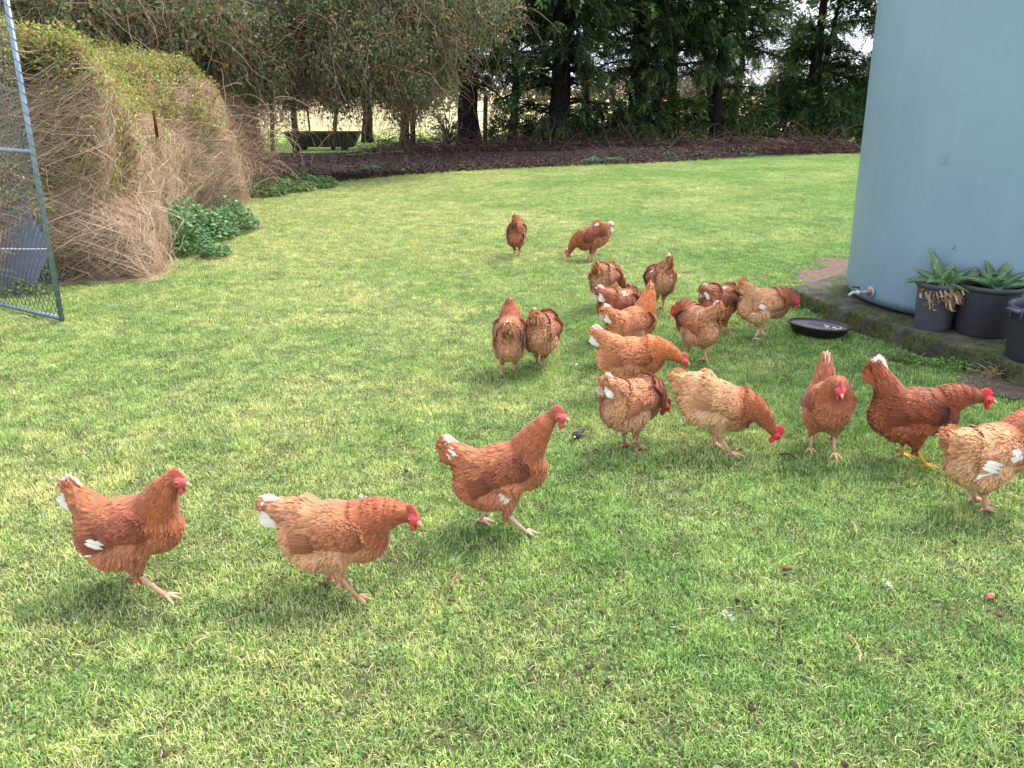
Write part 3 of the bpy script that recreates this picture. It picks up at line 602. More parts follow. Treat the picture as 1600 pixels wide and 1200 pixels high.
for i, (u, v) in enumerate(((1265, 494), (1300, 497), (1318, 503), (1400, 561), (1420, 566), (1445, 572), (1480, 577), (1510, 583))):
    weed('ground_weed', at(u, v), .09, .05, .06, 130, (.012, .024), [lin(104, 140, 70), lin(130, 160, 90)], ('tiny weed at the slab foot just behind the left end of the feed dish', 'tiny weed at the slab foot behind the middle of the feed dish', 'tiny weed at the slab foot behind the right end of the feed dish', 'tiny weed at the slab foot right of the feed dish', 'tiny weed at the slab foot below the tap, second right of the dish', 'tiny weed at the slab foot below the left edge of the grey pot', 'tiny weed at the slab foot below the grey pot', 'tiny weed at the slab foot below the gap between the two pots')[i], 'weed', 'tiny weeds against the slab')
bb = Bag(); c = at(1558, 592); n_ = 150; P0 = c + rng.normal(0, .035, (n_, 3)) * [1, .7, 0]; d = nrm(np.c_[rng.normal(0, .5, n_), rng.normal(-.2, .4, n_), rng.uniform(.4, 1.2, n_)]); L = rng.uniform(.06, .2, (n_, 1)); P = []
for k in range(7): s = k / 6; P.append(P0 + d * L * s - np.array([0, 0, 1]) * (s ** 2) * L * .35)
bb.add(*tubes(np.stack(P, 1), np.linspace(.0022, .0008, 7)[None], 3, pick([lin(200, 176, 128), lin(150, 130, 90)], n_), cap=False)); tag(bb.build('dry_grass_tuft', M_twig), 'tuft of dead straw grass between the slab and the black bucket', 'dry grass')

# ================================================================ trees
def wand(p0, p1, K, wob):
    s = np.linspace(0, 1, K)[:, None]; q = p0 + (p1 - p0) * s; w = rng.normal(0, wob, (K, 3)).cumsum(0); w -= w[:1]; return q + w * np.array([1, 1, .2])
def sprays(P0, D0, L, nl, ll, cols, droop=.5):
    """feathery conifer sprays: an arching axis with leaflets on both sides"""
    n = len(P0); D = nrm(D0); side = nrm(np.cross(D, np.array([0, 0, 1.0]) + rng.normal(0, .35, (n, 3)))); L = np.broadcast_to(L, n)[:, None]
    PP, DD, NN, LL, CC = [], [], [], [], []; base = pick(cols, n)
    for k in range(nl):
        s = (k + .5) / nl; pos = P0 + D * L * s - np.array([0, 0, 1.0]) * droop * L * s * s
        tdir = nrm(D - np.array([0, 0, 2 * droop * s])); sg = 1 if k % 2 else -1
        PP.append(pos); DD.append(nrm(tdir * .8 + sg * side * (.9 * (1 - s) + .25) + rng.normal(0, .18, (n, 3)))); NN.append(nrm(np.cross(side, tdir) + rng.normal(0, .3, (n, 3))))
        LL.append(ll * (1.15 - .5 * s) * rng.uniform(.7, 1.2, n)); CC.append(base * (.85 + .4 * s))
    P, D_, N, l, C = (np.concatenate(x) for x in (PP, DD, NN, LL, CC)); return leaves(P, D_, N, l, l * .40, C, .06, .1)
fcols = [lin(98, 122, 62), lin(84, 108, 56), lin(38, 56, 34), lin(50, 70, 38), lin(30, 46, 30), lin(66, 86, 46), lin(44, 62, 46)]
def cypress(base, stems, rb, label, nb=60, zlo=1.3, zhi=5.3, low=0, seed=0, blen=(1.0, 2.3), cat='tree', cols=fcols, az=None, nsp=40):
    e = empty('cypress_tree', base, label=label, cat=cat, group='dark trees along the back of the lawn')
    tr_ = Bag(); paths = []
    for (dx_, dy_, h, rr) in stems:
        K = 16; p = wand(np.zeros(3) + [dx_ * .04, dy_ * .04, -.1], np.array([dx_, dy_, h]), K, .02); s = np.linspace(0, 1, K); rad = rb * rr * (1 - s * .8) * (1 + .35 * np.exp(-s * 14)); paths.append((p, rad))
        V, F, _ = tubes(p, rad, 14); V = V + nrm(V - 0) * 0 + rng.normal(0, rb * .035, V.shape); tr_.add(V, F, lin(34, 29, 26))
    tr_.build('trunk', M_bark, e)
    B_, Lv = Bag(), Bag(); P0, D0 = [], []
    def branch(z, azi, L, dr):
        p, rad = paths[rng.integers(len(paths))]; i = np.argmin(abs(p[:, 2] - z)); st = p[i]; h = np.array([cos(azi), sin(azi), rng.uniform(-.05, .35)]); K = 9; s = np.linspace(0, 1, K)
        q = st + h * L * s[:, None] + np.array([0, 0, -1.0]) * dr * L * (s ** 2)[:, None] + np.cumsum(rng.normal(0, .02 * L, (K, 3)), 0)
        q[:, 2] = np.maximum(q[:, 2], .12); V, F, _ = tubes(q, max(.012, min(rad[i] * .45, .05)) * (1 - s * .85), 5); B_.add(V, F, lin(44, 36, 31))
        k = rng.uniform(.22, 1, nsp) * (K - 1); i0 = k.astype(int).clip(0, K - 2); f = (k - i0)[:, None]; pos = q[i0] * (1 - f) + q[i0 + 1] * f; td = nrm(q[i0 + 1] - q[i0])
        P0.append(pos + rng.normal(0, .05, pos.shape)); D0.append(nrm(td + rng.normal(0, .55, pos.shape)))
    for i in range(nb):
        z = zlo + (min(zhi, 4.3) - zlo) * ((i + rng.random()) / nb); L = rng.uniform(*blen) * (1.1 - .4 * (z / zhi)); branch(z, rng.uniform(0, 2 * pi) if az is None else rng.normal(*az), L, rng.uniform(.05, .4))
    for i in range(low): branch(rng.uniform(.3, 1.1), rng.uniform(0, 2 * pi), rng.uniform(.7, 1.6), rng.uniform(-.05, .3))
    P0, D0 = np.concatenate(P0), np.concatenate(D0); n_ = len(P0)
    nu_ = 420 if zhi > 4 else 120; zz = rng.uniform(3.4, 7.5, nu_); aa = rng.uniform(0, 2 * pi, nu_); rr_ = np.sqrt(rng.random(nu_)) * 1.7 * (1.25 - zz / 8.5); PU = np.c_[np.cos(aa) * rr_, np.sin(aa) * rr_, zz]  # unseen upper crown of sparse coarse sprays, added to shade the soil strip
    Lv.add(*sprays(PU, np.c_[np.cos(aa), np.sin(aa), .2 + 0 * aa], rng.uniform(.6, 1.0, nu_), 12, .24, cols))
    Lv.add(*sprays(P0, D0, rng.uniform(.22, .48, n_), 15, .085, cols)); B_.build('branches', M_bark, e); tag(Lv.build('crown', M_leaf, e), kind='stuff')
    return e
def tb(u, v): return at(u, v)
cypress(tb(632, 232), [(.1, 0, 4.6, 1)], .13, 'slim dark trunk left of the two close trunks, half hidden by vines', 34, 1.7, 4.6)
cypress(tb(646, 229), [(.15, .1, 4.2, 1)], .07, 'thinnest dark trunk just right of the slim vine hidden one', 14, 1.9, 4.2)
cypress(tb(735, 232), [(-.1, 0, 5.4, 1)], .31, 'thick straight dark trunk standing clear beside the wooden fence post', 60, 1.7, 5.3)
cypress(tb(872, 234), [(-.1, 0, 5.2, 1), (.45, .1, 5.0, .75)], .33, 'broad dark tree whose trunk forks in two, low boughs round its foot', 70, 1.35, 5.2, 12)
cypress(tb(996, 228), [(-.15, 0, 5.0, 1), (1.3, .0, 4.2, .75), (.25, .2, 4.8, .6)], .29, 'dark tree with several stems, one leaning far to the right', 60, 1.7, 5.0, 9)
cypress(tb(1118, 226), [(.0, 0, 5.0, 1), (-.7, 0, 3.5, .5)], .2, 'dark tree with bright upright side shoot left of the tangled boughs', 50, 1.75, 5.0, 9)
cypress(tb(1262, 222), [(-.2, 0, 5.2, 1), (.6, 0, 4.8, .5)], .24, 'dark tree in the bright sky gap, bushy down to the ground', 50, .9, 3.2, 26)
cypress(tb(1352, 222), [(.1, 0, 4.8, 1)], .2, 'dark tree partly hidden by the left edge of the water tank', 50, 1.0, 4.8, 22)
cypress(tb(1500, 215), [(.1, 0, 4.8, 1)], .2, 'dark tree wholly behind the water tank', 40, 1.0, 4.8, 14)
cypress(tb(800, 222) + [0, 2.0, 0], [(.1, 0, 5.6, 1)], .14, 'slender dark tree further back between the two thick trunks', 46, 2.2, 5.6)
cypress(tb(1065, 218) + [0, 2.5, 0], [(.1, 0, 6, 1)], .18, 'further dark tree behind the leaning stem', 36, 2.7, 6)
cypress(tb(925, 218) + [0, 3.0, 0], [(.1, 0, 6, 1)], .16, 'further dark tree just right of the forked one', 36, 2.7, 6)
cypress(tb(560, 225) + [0, 1.5, 0], [(.2, 0, 5.6, 1)], .16, 'dark tree hidden behind the vine curtain above the trough', 46, 2.0, 5.6)
cypress(tb(300, 225) + [0, 1.0, 0], [(.2, 0, 5.6, 1)], .2, 'dark tree rising behind the right shoulder of the vine mound', 50, 1.6, 5.6)
cypress(tb(90, 225) + [0, -3, 0], [(.2, 0, 5.6, 1)], .2, 'dark tree rising behind the left part of the vine mound', 50, 1.4, 5.6)
# low boughs / bushes in front of the trunks
cypress(tb(1180, 216) + [0, 3.0, 0], [(.1, 0, 6, 1)], .16, 'further dark tree between the leaning stem and the sky gap', 34, 2.6, 6)
cypress(tb(1310, 214) + [0, 3.2, 0], [(.1, 0, 5.0, 1)], .14, 'further dark tree below the white sky gap by the tank', 40, 1.2, 3.9)
def bush(u, v, rx, ry, h, n, label, cols=fcols, L=(.25, .5)):
    c = at(u, v); th = rng.uniform(0, 2 * pi, n); rr = np.sqrt(rng.random(n)) * .85; x = c[0] + rx * rr * np.cos(th); y = c[1] + ry * rr * np.sin(th)
    z = .14 + h * rng.random(n) * (1 - rr ** 2 * .5) * (.4 + 1.2 * noise(np.c_[x, y, 0 * x], 1.8, 9)); e = empty('conifer_bush', (0, 0, 0), label=label, cat='bush', group='low bushes under the trees')
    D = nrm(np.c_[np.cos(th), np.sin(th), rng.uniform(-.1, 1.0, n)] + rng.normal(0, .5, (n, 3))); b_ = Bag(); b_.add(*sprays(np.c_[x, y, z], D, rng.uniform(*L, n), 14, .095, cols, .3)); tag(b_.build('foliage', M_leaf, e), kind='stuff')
    s_ = Bag(); k = rng.choice(n, 40); P1 = np.c_[x, y, z][k]; P0_ = np.c_[c[0] + (x[k] - c[0]) * .03, c[1] + (y[k] - c[1]) * .03, 0 * x[k]]; s_.add(*tubes(np.stack([P0_, (P0_ * .4 + P1 * .6) + rng.normal(0, .05, P1.shape), P1], 1), .012, 4, pick([lin(70, 54, 44)], 40))); s_.build('stems', M_bark, e)
gcol2 = [lin(76, 104, 52), lin(60, 86, 44), lin(98, 122, 62), lin(48, 70, 40)]
bush(800, 228, .75, .6, 0.86, 400, 'low dark bush between the thick trunk and the forked tree')
bush(945, 228, 1.2, .6, 1.15, 840, 'wide low bush right of the forked tree', gcol2)
bush(1060, 226, .8, .6, 1.15, 520, 'low bush in front of the tree with many stems', gcol2)
bush(1115, 222, .55, .5, 2.18, 660, 'tall narrow bright green bush standing upright among the trees', [lin(96, 126, 62), lin(80, 110, 58), lin(116, 140, 74)])
bush(1215, 222, 1.3, .7, 1.44, 920, 'broad bush in front of the right hand trees', gcol2)
bush(1320, 222, .9, .7, 1.49, 720, 'bush touching the left edge of the tank', gcol2)
bush(1010, 227, .9, .6, 1.2, 520, 'low bush at the foot of the leaning stem', gcol2)
bush(1160, 225, 1.0, .6, 1.15, 620, 'low bush between the tall narrow bush and the broad one', gcol2)
bush(870, 229, .9, .5, .95, 420, 'low bush right at the foot of the forked tree')
bush(1290, 225, 1.0, .6, 1.5, 640, 'dense bush right of the broad one, before the tank', gcol2)
bush(700, 226, .4, .4, 0.92, 140, 'small sparse bush left of the thick straight trunk')

# vine draped tree (upper left curtain of leaves and hanging stems)
def curtain(label, boxes, n_l, n_t, seed, cols, colst):
    e = empty('vine_tree', (0, 0, 0), label=label, cat='tree', group='vine draped trees')
    lf, tw = Bag(), Bag(); tot = sum(b_[-1] for b_ in boxes)
    for (cx, cy, cz, rx, ry, rz, w) in boxes:
        n = int(n_l * w / tot); d = rdir(n); d = d * (rng.random((n, 1)) ** .5) * (.55 + 1.0 * fbm(d + cx, 2.2, seed + 3)[:, None]); P = np.array([cx, cy, cz]) + d * [rx, ry, rz]; k = fbm(P, 1.7, seed) > .40; P = P[k]; n = len(P)
        D = nrm(rdir(n) + [0, -.2, -.7]); l = rng.uniform(.03, .085, n); lf.add(*leaves(P, D, nrm(rdir(n) + [0, -.6, .5]), l, l * .55, pick(cols, n)))
        n = int(n_t * w / tot); P0 = np.array([cx, cy, cz]) + rdir(n) * (rng.random((n, 1)) ** .4) * [rx, ry, rz]; L = rng.uniform(.4, 1.5, n)[:, None]; dd_ = nrm(rng.normal(0, .6, (n, 3)) + [0, -.1, -.7]); P = []
        p = P0
        for k in range(9): P.append(p); dd_ = nrm(dd_ + rng.normal(0, .3, (n, 3)) - [0, 0, .12]); p = p + dd_ * L / 9; p[:, 2] = np.maximum(p[:, 2], .05)
        tw.add(*tubes(np.stack(P, 1), np.linspace(1, .4, 9)[None] * rng.uniform(.0022, .0046, n)[:, None], 3, pick(colst, n), cap=False))
    tag(lf.build('crown', M_leaf, e), kind='stuff'); tag(tw.build('hanging_stems', M_twig, e), kind='stuff'); return e
vc = [lin(124, 138, 98), lin(92, 108, 84), lin(112, 124, 92), lin(74, 90, 64), lin(130, 138, 84), lin(92, 112, 70), lin(170, 132, 92), lin(140, 112, 84), lin(118, 138, 84), lin(104, 124, 80), lin(64, 80, 58), lin(84, 100, 78)]
tcs = [lin(176, 152, 132), lin(140, 116, 98), lin(100, 84, 72)]
def cb(u, v, Y, ru, rv, ry, w):
    p = aty(u, v, Y); k = Y / FPX * 1.05; return (p[0], p[1], p[2], ru * k, ry, rv * k, w)
e = curtain('tree smothered in grey green vines with orange dead leaves, hanging over the trough', [cb(430, 30, 15, 160, 130, 1.3, 3), cb(560, 50, 15.5, 150, 120, 1.3, 3), cb(500, 92, 15.2, 130, 50, 1.0, 1.6), cb(640, 70, 16, 75, 80, .8, 1.2), cb(690, 10, 16.8, 110, 70, .9, 1.4), cb(600, -20, 16, 200, 70, 1, 1.5), cb(395, 135, 14.4, 50, 50, .8, .7), cb(560, 115, 15.6, 60, 40, .7, .5), cb(635, 130, 16, 45, 55, .6, .7)], 110000, 5500, 3, vc, tcs)
bb = Bag()
for (u, v, r_, du) in ((462, 240, .07, 10), (426, 236, .05, -20), (520, 232, .05, 30)):
    p = at(u, v); tube1(bb, wand(p - [0, 0, .1], aty(u + du, -60, p[1]), 10, .04), np.linspace(r_ * 1.2, r_ * .7, 10), 9, lin(66, 54, 46))
bb.build('trunk', M_bark, e)
e = curtain('dense vine covered tree behind and above the mound', [cb(200, 10, 13, 170, 70, 1.2, 2.4), cb(60, 10, 12, 120, 60, 1.2, 2), cb(330, 60, 14, 90, 110, 1.0, 2.2), cb(300, 150, 14, 80, 70, .8, 1.0), cb(-80, 0, 12, 100, 90, 1.2, 1.2)], 90000, 4800, 6, vc, tcs)
bb = Bag(); p = at(270, 262); tube1(bb, wand(p, aty(250, -60, p[1]), 10, .05), np.linspace(.12, .08, 10), 9, lin(66, 54, 46)); bb.build('trunk', M_bark, e)

# dead brush and litter under the trees
bb = Bag()
for u in range(600, 1345, 25): twigs(bb, at(u, 239) + [0, .3, .05], 120, (.4, 1.3), (.005, .012), [lin(82, 62, 54), lin(104, 82, 72), lin(56, 44, 38)], .6, 1.1, spread=np.array([1.5, 1.8, .5]))
tag(bb.build('dead_brush', M_twig), 'low dark tangle of fallen dead sticks under the trees', 'brush', kind='stuff')
bb = Bag(); p0, p1 = at(540, 246), at(640, 240); tube1(bb, wand(p0 + [0, 0, .04], p1 + [0, 0, .05], 10, .02), .035, 8, lin(110, 90, 78)); tag(bb.build('fallen_branch', M_bark), 'pale fallen branch lying on the soil left of the slim trunks', 'branch')
n_ = 30000; x = rng.uniform(-7, 10, n_); y = edge_y(x) + np.where(rng.random(n_) < .4, rng.exponential(.8, n_), rng.uniform(0, 7, n_)) - .35; P = np.c_[x, y, np.full(n_, .045) + .2 * np.exp(-((y - 20.4 + .06 * x) / .8) ** 2) * np.clip((x + 3) / 5, .2, 1) * .9]; l = rng.uniform(.03, .10, n_)
bb = Bag(); bb.add(*leaves(P, nrm(rdir(n_) * [1, 1, .45]), nrm(rdir(n_) * .8 + [0, 0, 1]), l, l * .4, pick([lin(92, 72, 64), lin(66, 50, 44), lin(122, 98, 84), lin(44, 34, 30)], n_) * .85)); tag(bb.build('leaf_litter', M_leaf), 'brown fallen leaves over the bare soil', 'leaf litter', kind='stuff')

# fence, trough, far trees
fy = 25.5
fe = empty('wire_fence', (0, 0, 0), label='wire paddock fence on thin posts behind the trees', cat='fence'); 
for i, x in enumerate(np.arange(-12, 15, 3.0)):
    bb = Bag(); tube1(bb, [(x, fy, -.05), (x + .02, fy, .5), (x, fy, 1.0)], .03, 8, lin(88, 76, 66)); bb.build('post', M_bark, fe)
st = [[(-12, fy - .04, z), (0, fy - .04, z - .01), (15, fy - .04, z)] for z in (.1, .3, .5, .7, .9)]; V, F, _ = tubes(np.array(st), .003, 4); bb = Bag(); bb.add(V, F, lin(80, 78, 72))
st = [[(x, fy - .045, .1), (x, fy - .045, .5), (x, fy - .045, .82)] for x in np.arange(-12, 15, .3)]; V, F, _ = tubes(np.array(st), .002, 4); bb.add(V, F, lin(80, 78, 72)); bb.build('wires', M_wire, fe)
bb = Bag(); p = at(758, 232); tube1(bb, [p - [0, 0, .1], p + [.01, 0, .7], p + [.03, 0, 1.35]], .06, 10, lin(80, 66, 54)); tag(bb.build('wooden_post', M_bark), 'thin wooden fence post just right of the thick straight trunk', 'post')
p = at(503, 234); te = empty('trough', p, label='long dark trough with a pale rim standing under the vine tree', cat='trough')
bb = Bag(); L, h = 1.95, .42
def frus(x0, x1, y0, y1, z0, z1, tp_):
    V = np.array([[x0 + tp_, y0 + tp_ * .6, z0], [x1 - tp_, y0 + tp_ * .6, z0], [x1 - tp_, y1 - tp_ * .6, z0], [x0 + tp_, y1 - tp_ * .6, z0], [x0, y0, z1], [x1, y0, z1], [x1, y1, z1], [x0, y1, z1]]); return V, np.array([[0, 3, 2, 1], [0, 1, 5, 4], [1, 2, 6, 5], [2, 3, 7, 6], [3, 0, 4, 7]])
V, F = frus(-L / 2, L / 2, 0, .6, .06, h, .18); bb.add(V, F, lin(22, 22, 24)); V, F = frus(-L / 2 + .03, L / 2 - .03, .03, .57, .1, h, .17); bb.add(V, F[:, ::-1], lin(40, 40, 44)); bb.build('basin', M_plast, te, smooth=False)
bb = Bag(); z = h + .01; tube1(bb, [(-L / 2, 0, z), (L / 2, 0, z), (L / 2, .6, z), (-L / 2, .6, z), (-L / 2, 0, z)], .022, 6, lin(38, 38, 38)); bb.build('rim', M_plast, te)
for x in (-.55, .55): bb = Bag(); V, F = boxv((x, .3, .03), (.12, .4, .08)); bb.add(V, F, lin(40, 36, 32)); bb.build('skid', M_bark, te, smooth=False)
b_ = Bag()
for i in range(60):
    x = -60 + i * 2.3 + rng.normal(0, .6); y = 70 + rng.uniform(-5, 12); h = rng.uniform(2.0, 4.5); n = 420; d = rdir(n) * rng.random((n, 1)) ** .4; P = np.array([x, y, h * .5]) + d * [2.0, 1.5, h * .55]; l = rng.uniform(.3, .7, n)
    b_.add(*leaves(P, rdir(n), rdir(n), l, l * .5, pick([lin(136, 122, 116), lin(120, 116, 96), lin(104, 110, 84), lin(150, 132, 120)], n)))
tag(b_.build('far_trees', M_leaf), 'far hazy brown grey tree line beyond the pale field', 'tree line', kind='stuff')

# ================================================================ hens
def surfnet(f, lo, hi, h):
    lo, hi = np.array(lo), np.array(hi); n = np.ceil((hi - lo) / h).astype(int) + 1
    ax = [lo[i] + h * np.arange(n[i]) for i in range(3)]; G = np.stack(np.meshgrid(*ax, indexing='ij'), -1)
    Vv = f(G.reshape(-1, 3)).reshape(n); ins = Vv < 0
    acc = np.zeros((*(n - 1), 3)); cnt = np.zeros(n - 1); base = G[:-1, :-1, :-1]
    cs = [(a, b, c) for a in (0, 1) for b in (0, 1) for c in (0, 1)]
    sl = lambda c: tuple(slice(c[i], n[i] - 1 + c[i]) for i in range(3))
    for a in cs:
        for k in range(3):
            if a[k]: continue
            b = list(a); b[k] = 1; va, vb = Vv[sl(a)], Vv[sl(b)]; x = (va < 0) != (vb < 0); tt = np.where(x, va / np.where(x, va - vb, 1), 0)
            off = np.array(a, float)[None, None, None] * np.ones((*va.shape, 1)); off[..., k] += tt; acc += off * x[..., None]; cnt += x
    m = cnt > 0; idx = -np.ones(n - 1, int); idx[m] = np.arange(m.sum()); P = (base + h * acc / np.maximum(cnt, 1)[..., None])[m]; Q = []
    for k in range(3):
        o1, o2 = (k + 1) % 3, (k + 2) % 3; s0 = [slice(None)] * 3; s1 = [slice(None)] * 3; s0[k] = slice(0, -1); s1[k] = slice(1, None)
        a, b = ins[tuple(s0)], ins[tuple(s1)]; I = np.argwhere(a != b); I = I[(I[:, o1] > 0) & (I[:, o2] > 0) & (I[:, o1] < n[o1] - 1) & (I[:, o2] < n[o2] - 1)]; fl = a[tuple(I.T)]
        def cc(d1, d2): J = I.copy(); J[:, o1] -= d1; J[:, o2] -= d2; return idx[tuple(J.T)]
        q = np.stack([cc(1, 1), cc(0, 1), cc(0, 0), cc(1, 0)], -1); q[~fl] = q[~fl][:, ::-1]; Q.append(q)
    Q = np.concatenate(Q); return P, Q[(Q >= 0).all(1)]
def rotY(a): return np.array([[cos(a), 0, sin(a)], [0, 1, 0], [-sin(a), 0, cos(a)]])
def rotX(a): return np.array([[1, 0, 0], [0, cos(a), -sin(a)], [0, sin(a), cos(a)]])
def rotZ(a): return np.array([[cos(a), -sin(a), 0], [sin(a), cos(a), 0], [0, 0, 1]])
FT = np.array([[0, 0, 0], [.4, -.5, -.10], [.4, 0, .05], [.4, .5, -.10], [.8, -.42, -.14], [.8, 0, .03], [.8, .42, -.14], [1, 0, -.03]])
FF = np.array([[0, 1, 2], [0, 2, 3], [1, 4, 5], [1, 5, 2], [2, 5, 6], [2, 6, 3], [4, 7, 5], [5, 7, 6]])
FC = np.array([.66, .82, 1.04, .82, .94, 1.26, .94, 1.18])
def feathers(bag, P, F_, N, L, Wd, C, lift=.22, tip=None, nb=.56, r=None):
    F_ = nrm(F_ - N * (F_ * N).sum(1, keepdims=True)); n = len(P); Lc = np.broadcast_to(L, n); Wc = np.broadcast_to(Wd, n); lf = np.broadcast_to(lift, n)[:, None]
    D = nrm(F_ + N * lf); Sd = nrm(np.cross(N, D)); U = np.cross(D, Sd)
    V = P[:, None] + D[:, None] * (FT[None, :, :1] * Lc[:, None, None]) + Sd[:, None] * (FT[None, :, 1:2] * Wc[:, None, None]) + U[:, None] * (FT[None, :, 2:] * Wc[:, None, None]) - (N * (lf ** 2) * Lc[:, None] * .5)[:, None] * FT[None, :, :1] ** 2
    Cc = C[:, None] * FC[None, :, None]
    if tip is not None: Cc = np.where((FT[:, 0] > .3)[None, :, None] & (tip[1][:, None, None] > 0), tip[0], Cc)
    side = np.array([0, -1, 0, 1, -1, 0, 1, 0.])[None, :, None] * .45
    Nn = nrm(nb * N[:, None] + (1 - nb) * (U[:, None] + Sd[:, None] * side)); F = (FF[None] + (np.arange(n) * 8)[:, None, None]).reshape(-1, 3)
    bag.add(V.reshape(-1, 3), F, Cc.reshape(-1, 3), Nn.reshape(-1, 3))
PAL = {  # back, neck, belly, wing
    'rust': (lin(182, 110, 68), lin(166, 92, 52), lin(182, 112, 76), lin(152, 84, 54)),
    'orange': (lin(206, 130, 78), lin(200, 116, 58), lin(208, 142, 96), lin(198, 124, 80)),
    'buff': (lin(210, 154, 104), lin(176, 98, 54), lin(212, 164, 118), lin(204, 146, 100)),
    'tawny': (lin(198, 136, 92), lin(168, 92, 54), lin(204, 150, 108), lin(178, 110, 72)),
    'dark': (lin(158, 80, 44), lin(146, 70, 36), lin(152, 80, 48), lin(136, 68, 40))}
WHITE = lin(250, 240, 228)
def hen(px, yaw, label, pal='rust', pitch=8, head=(.17, 0, .38), hyaw=0, hpitch=-5, tail=38, tl=1.0, zc=.226, feet=((.04, .045), (-.03, -.045)), n=4200, legc=(214, 168, 140), tipw=1, spots=(), red=(196, 92, 84), wprim=.0, s=1.04, seed=1, name='hen', fluff=1.0, hidehead=False, dz=0., hk=.35):
    r = np.random.default_rng(seed * 77 + 5); base = at(*px); BR = rotY(-R(pitch)); C0 = np.array([0, 0, zc]); B = lambda x, y, z: C0 + BR @ np.array([x, y, z], float)
    H = np.array(head, float); hd = rotZ(R(hyaw)) @ rotY(-R(hpitch)) @ np.array([1.0, 0, 0]); hs_ = rotZ(R(hyaw)) @ np.array([0, 1.0, 0]); hu = np.cross(hd, hs_); HR = np.stack([hd, hs_, hu], 1)
    back, neck, belly, wing = (c * .94 + c.mean() * .06 for c in PAL[pal]); fz = lambda v: BR @ np.array(v, float)
    E, K_ = [], []                             # ellipsoids / cones: (.., flow, colour, (L,W))
    E.append((B(.01, 0, 0), (.125, .080, .090), BR, fz((-1, 0, -.15)), 0, (.030, .017)))
    E.append((B(.082, 0, -.012), (.072, .068, .083), BR, fz((-.75, 0, -.55)), 1, (.022, .014)))
    E.append((B(-.085, 0, -.02), (.084, .070, .080), BR, fz((-.8, 0, -.6)), 2, (.032, .02)))
    E.append((B(-.045, .024, -.06), (.080, .056 * fluff, .056), BR, fz((-.4, .2, -1)), 2, (.032, .02)))
    E.append((B(-.045, -.024, -.06), (.080, .056 * fluff, .056), BR, fz((-.4, -.2, -1)), 2, (.032, .02)))
    te_ = R(tail + pitch); tdir = np.array([-cos(te_), 0, sin(te_)]); t0 = B(-.085, 0, .035); t1 = t0 + tdir * .105 * tl
    K_.append((t0, t1, .064, .030, tdir + np.array([0, 0, -.12]), 0, (.032, .016)))
    feet3 = []
    for i, (fx, fy_) in enumerate(feet):
        sg = 1 if i == 0 else -1; hock = np.array([hk * fx + .0 - .012, fy_ * .95, .088]); hip = B(-.01 + fx * .4, sg * .042, -.045); K_.append((hip, hock, .047 * fluff, .017, nrm(hock - hip), 2, (.024, .014))); feet3.append((hock, np.array([fx, fy_, .013])))
    N0, N3 = B(.088, 0, .035), H - hd * .014; N1 = N0 + fz((.62, 0, .8)) * .10; N1 = (N1 + (N0 + N3) / 2) / 2 if H[2] > zc + .05 else (N0 * .5 + N3 * .5) + np.array([.015, 0, .025])
    tt = np.linspace(0, 1, 6)[:, None]; bz = (1 - tt) ** 2 * N0 + 2 * tt * (1 - tt) * N1 + tt ** 2 * N3; rr = np.interp(tt[:, 0], [0, .4, .75, 1], [.063, .040, .0255, .0185])
    nk0 = len(K_)
    for i in range(5): K_.append((bz[i], bz[i + 1], rr[i], rr[i + 1], -nrm(bz[i + 1] - bz[i]), 3, (.026 - .002 * i, .0085 - .0004 * i)))
    E.append((H - hd * .003, (.025, .0165, .019), HR, -hd, 3, (.011, .006)))
    def dists(P):
        out_ = []
        for (c, rad, M, *_x) in E:
            q = (P - c) @ M / np.array(rad); k0 = np.linalg.norm(q, axis=1); k1 = np.linalg.norm(q / np.array(rad), axis=1) + 1e-9; out_.append(k0 * (k0 - 1) / k1)
        for (a, b_, ra, rb, *_x) in K_:
            ab = b_ - a; h = np.clip((P - a) @ ab / (ab @ ab), 0, 1); out_.append(np.linalg.norm(P - a - h[:, None] * ab, axis=1) - (ra + (rb - ra) * h))
        return np.array(out_)
    kk = .0085
    def sdf(P): d = dists(P); m_ = d.min(0); return m_ - kk * np.log(np.exp(-(d - m_) / kk).sum(0)) + kk * .5
    step = .009 if n > 3000 else .012
    lo = np.minimum(np.minimum(t1, H) - .06, [-.22, -.13, .05]); hi = np.maximum(np.maximum(t1, H) + .06, [.19, .13, .33]); lo[2] = max(min(lo[2], .05), -.01)
    V, Q = surfnet(sdf, lo, hi, step)
    def grad(P):
        e_ = .003; return nrm(np.stack([sdf(P + np.eye(3)[i] * e_) - sdf(P - np.eye(3)[i] * e_) for i in range(3)], 1))
    e = empty(name, (base[0], base[1], dz), R(yaw), label=label, cat='hen', group='brown hens on the lawn'); e.scale = (s, s, s)
    infos = [x[3:] for x in E] + [x[4:] for x in K_]
    flow = np.array([nrm(np.array(i[0], float)) for i in infos]); kind = np.array([i[1] for i in infos]); sz = np.array([i[2] for i in infos])
    def colour(P, w):
        zb = ((P - C0) @ BR)[:, 2]; k = np.clip((zb + .055) / .085, 0, 1)[:, None]; bk = belly * (1 - k) + back * k
        cols = np.stack([bk, (neck * .45 + bk * .55), np.broadcast_to(belly, bk.shape), np.broadcast_to(neck, bk.shape)]); wk = np.stack([w[kind == i].sum(0) for i in range(4)]); return (cols * wk[:, :, None]).sum(0)
    def wts(P): d = dists(P); w = np.exp(-(d - d.min(0)) / .012); return w / w.sum(0)
    bd = Bag(); bd.add(V, Q, colour(V, wts(V)) * .85, grad(V))
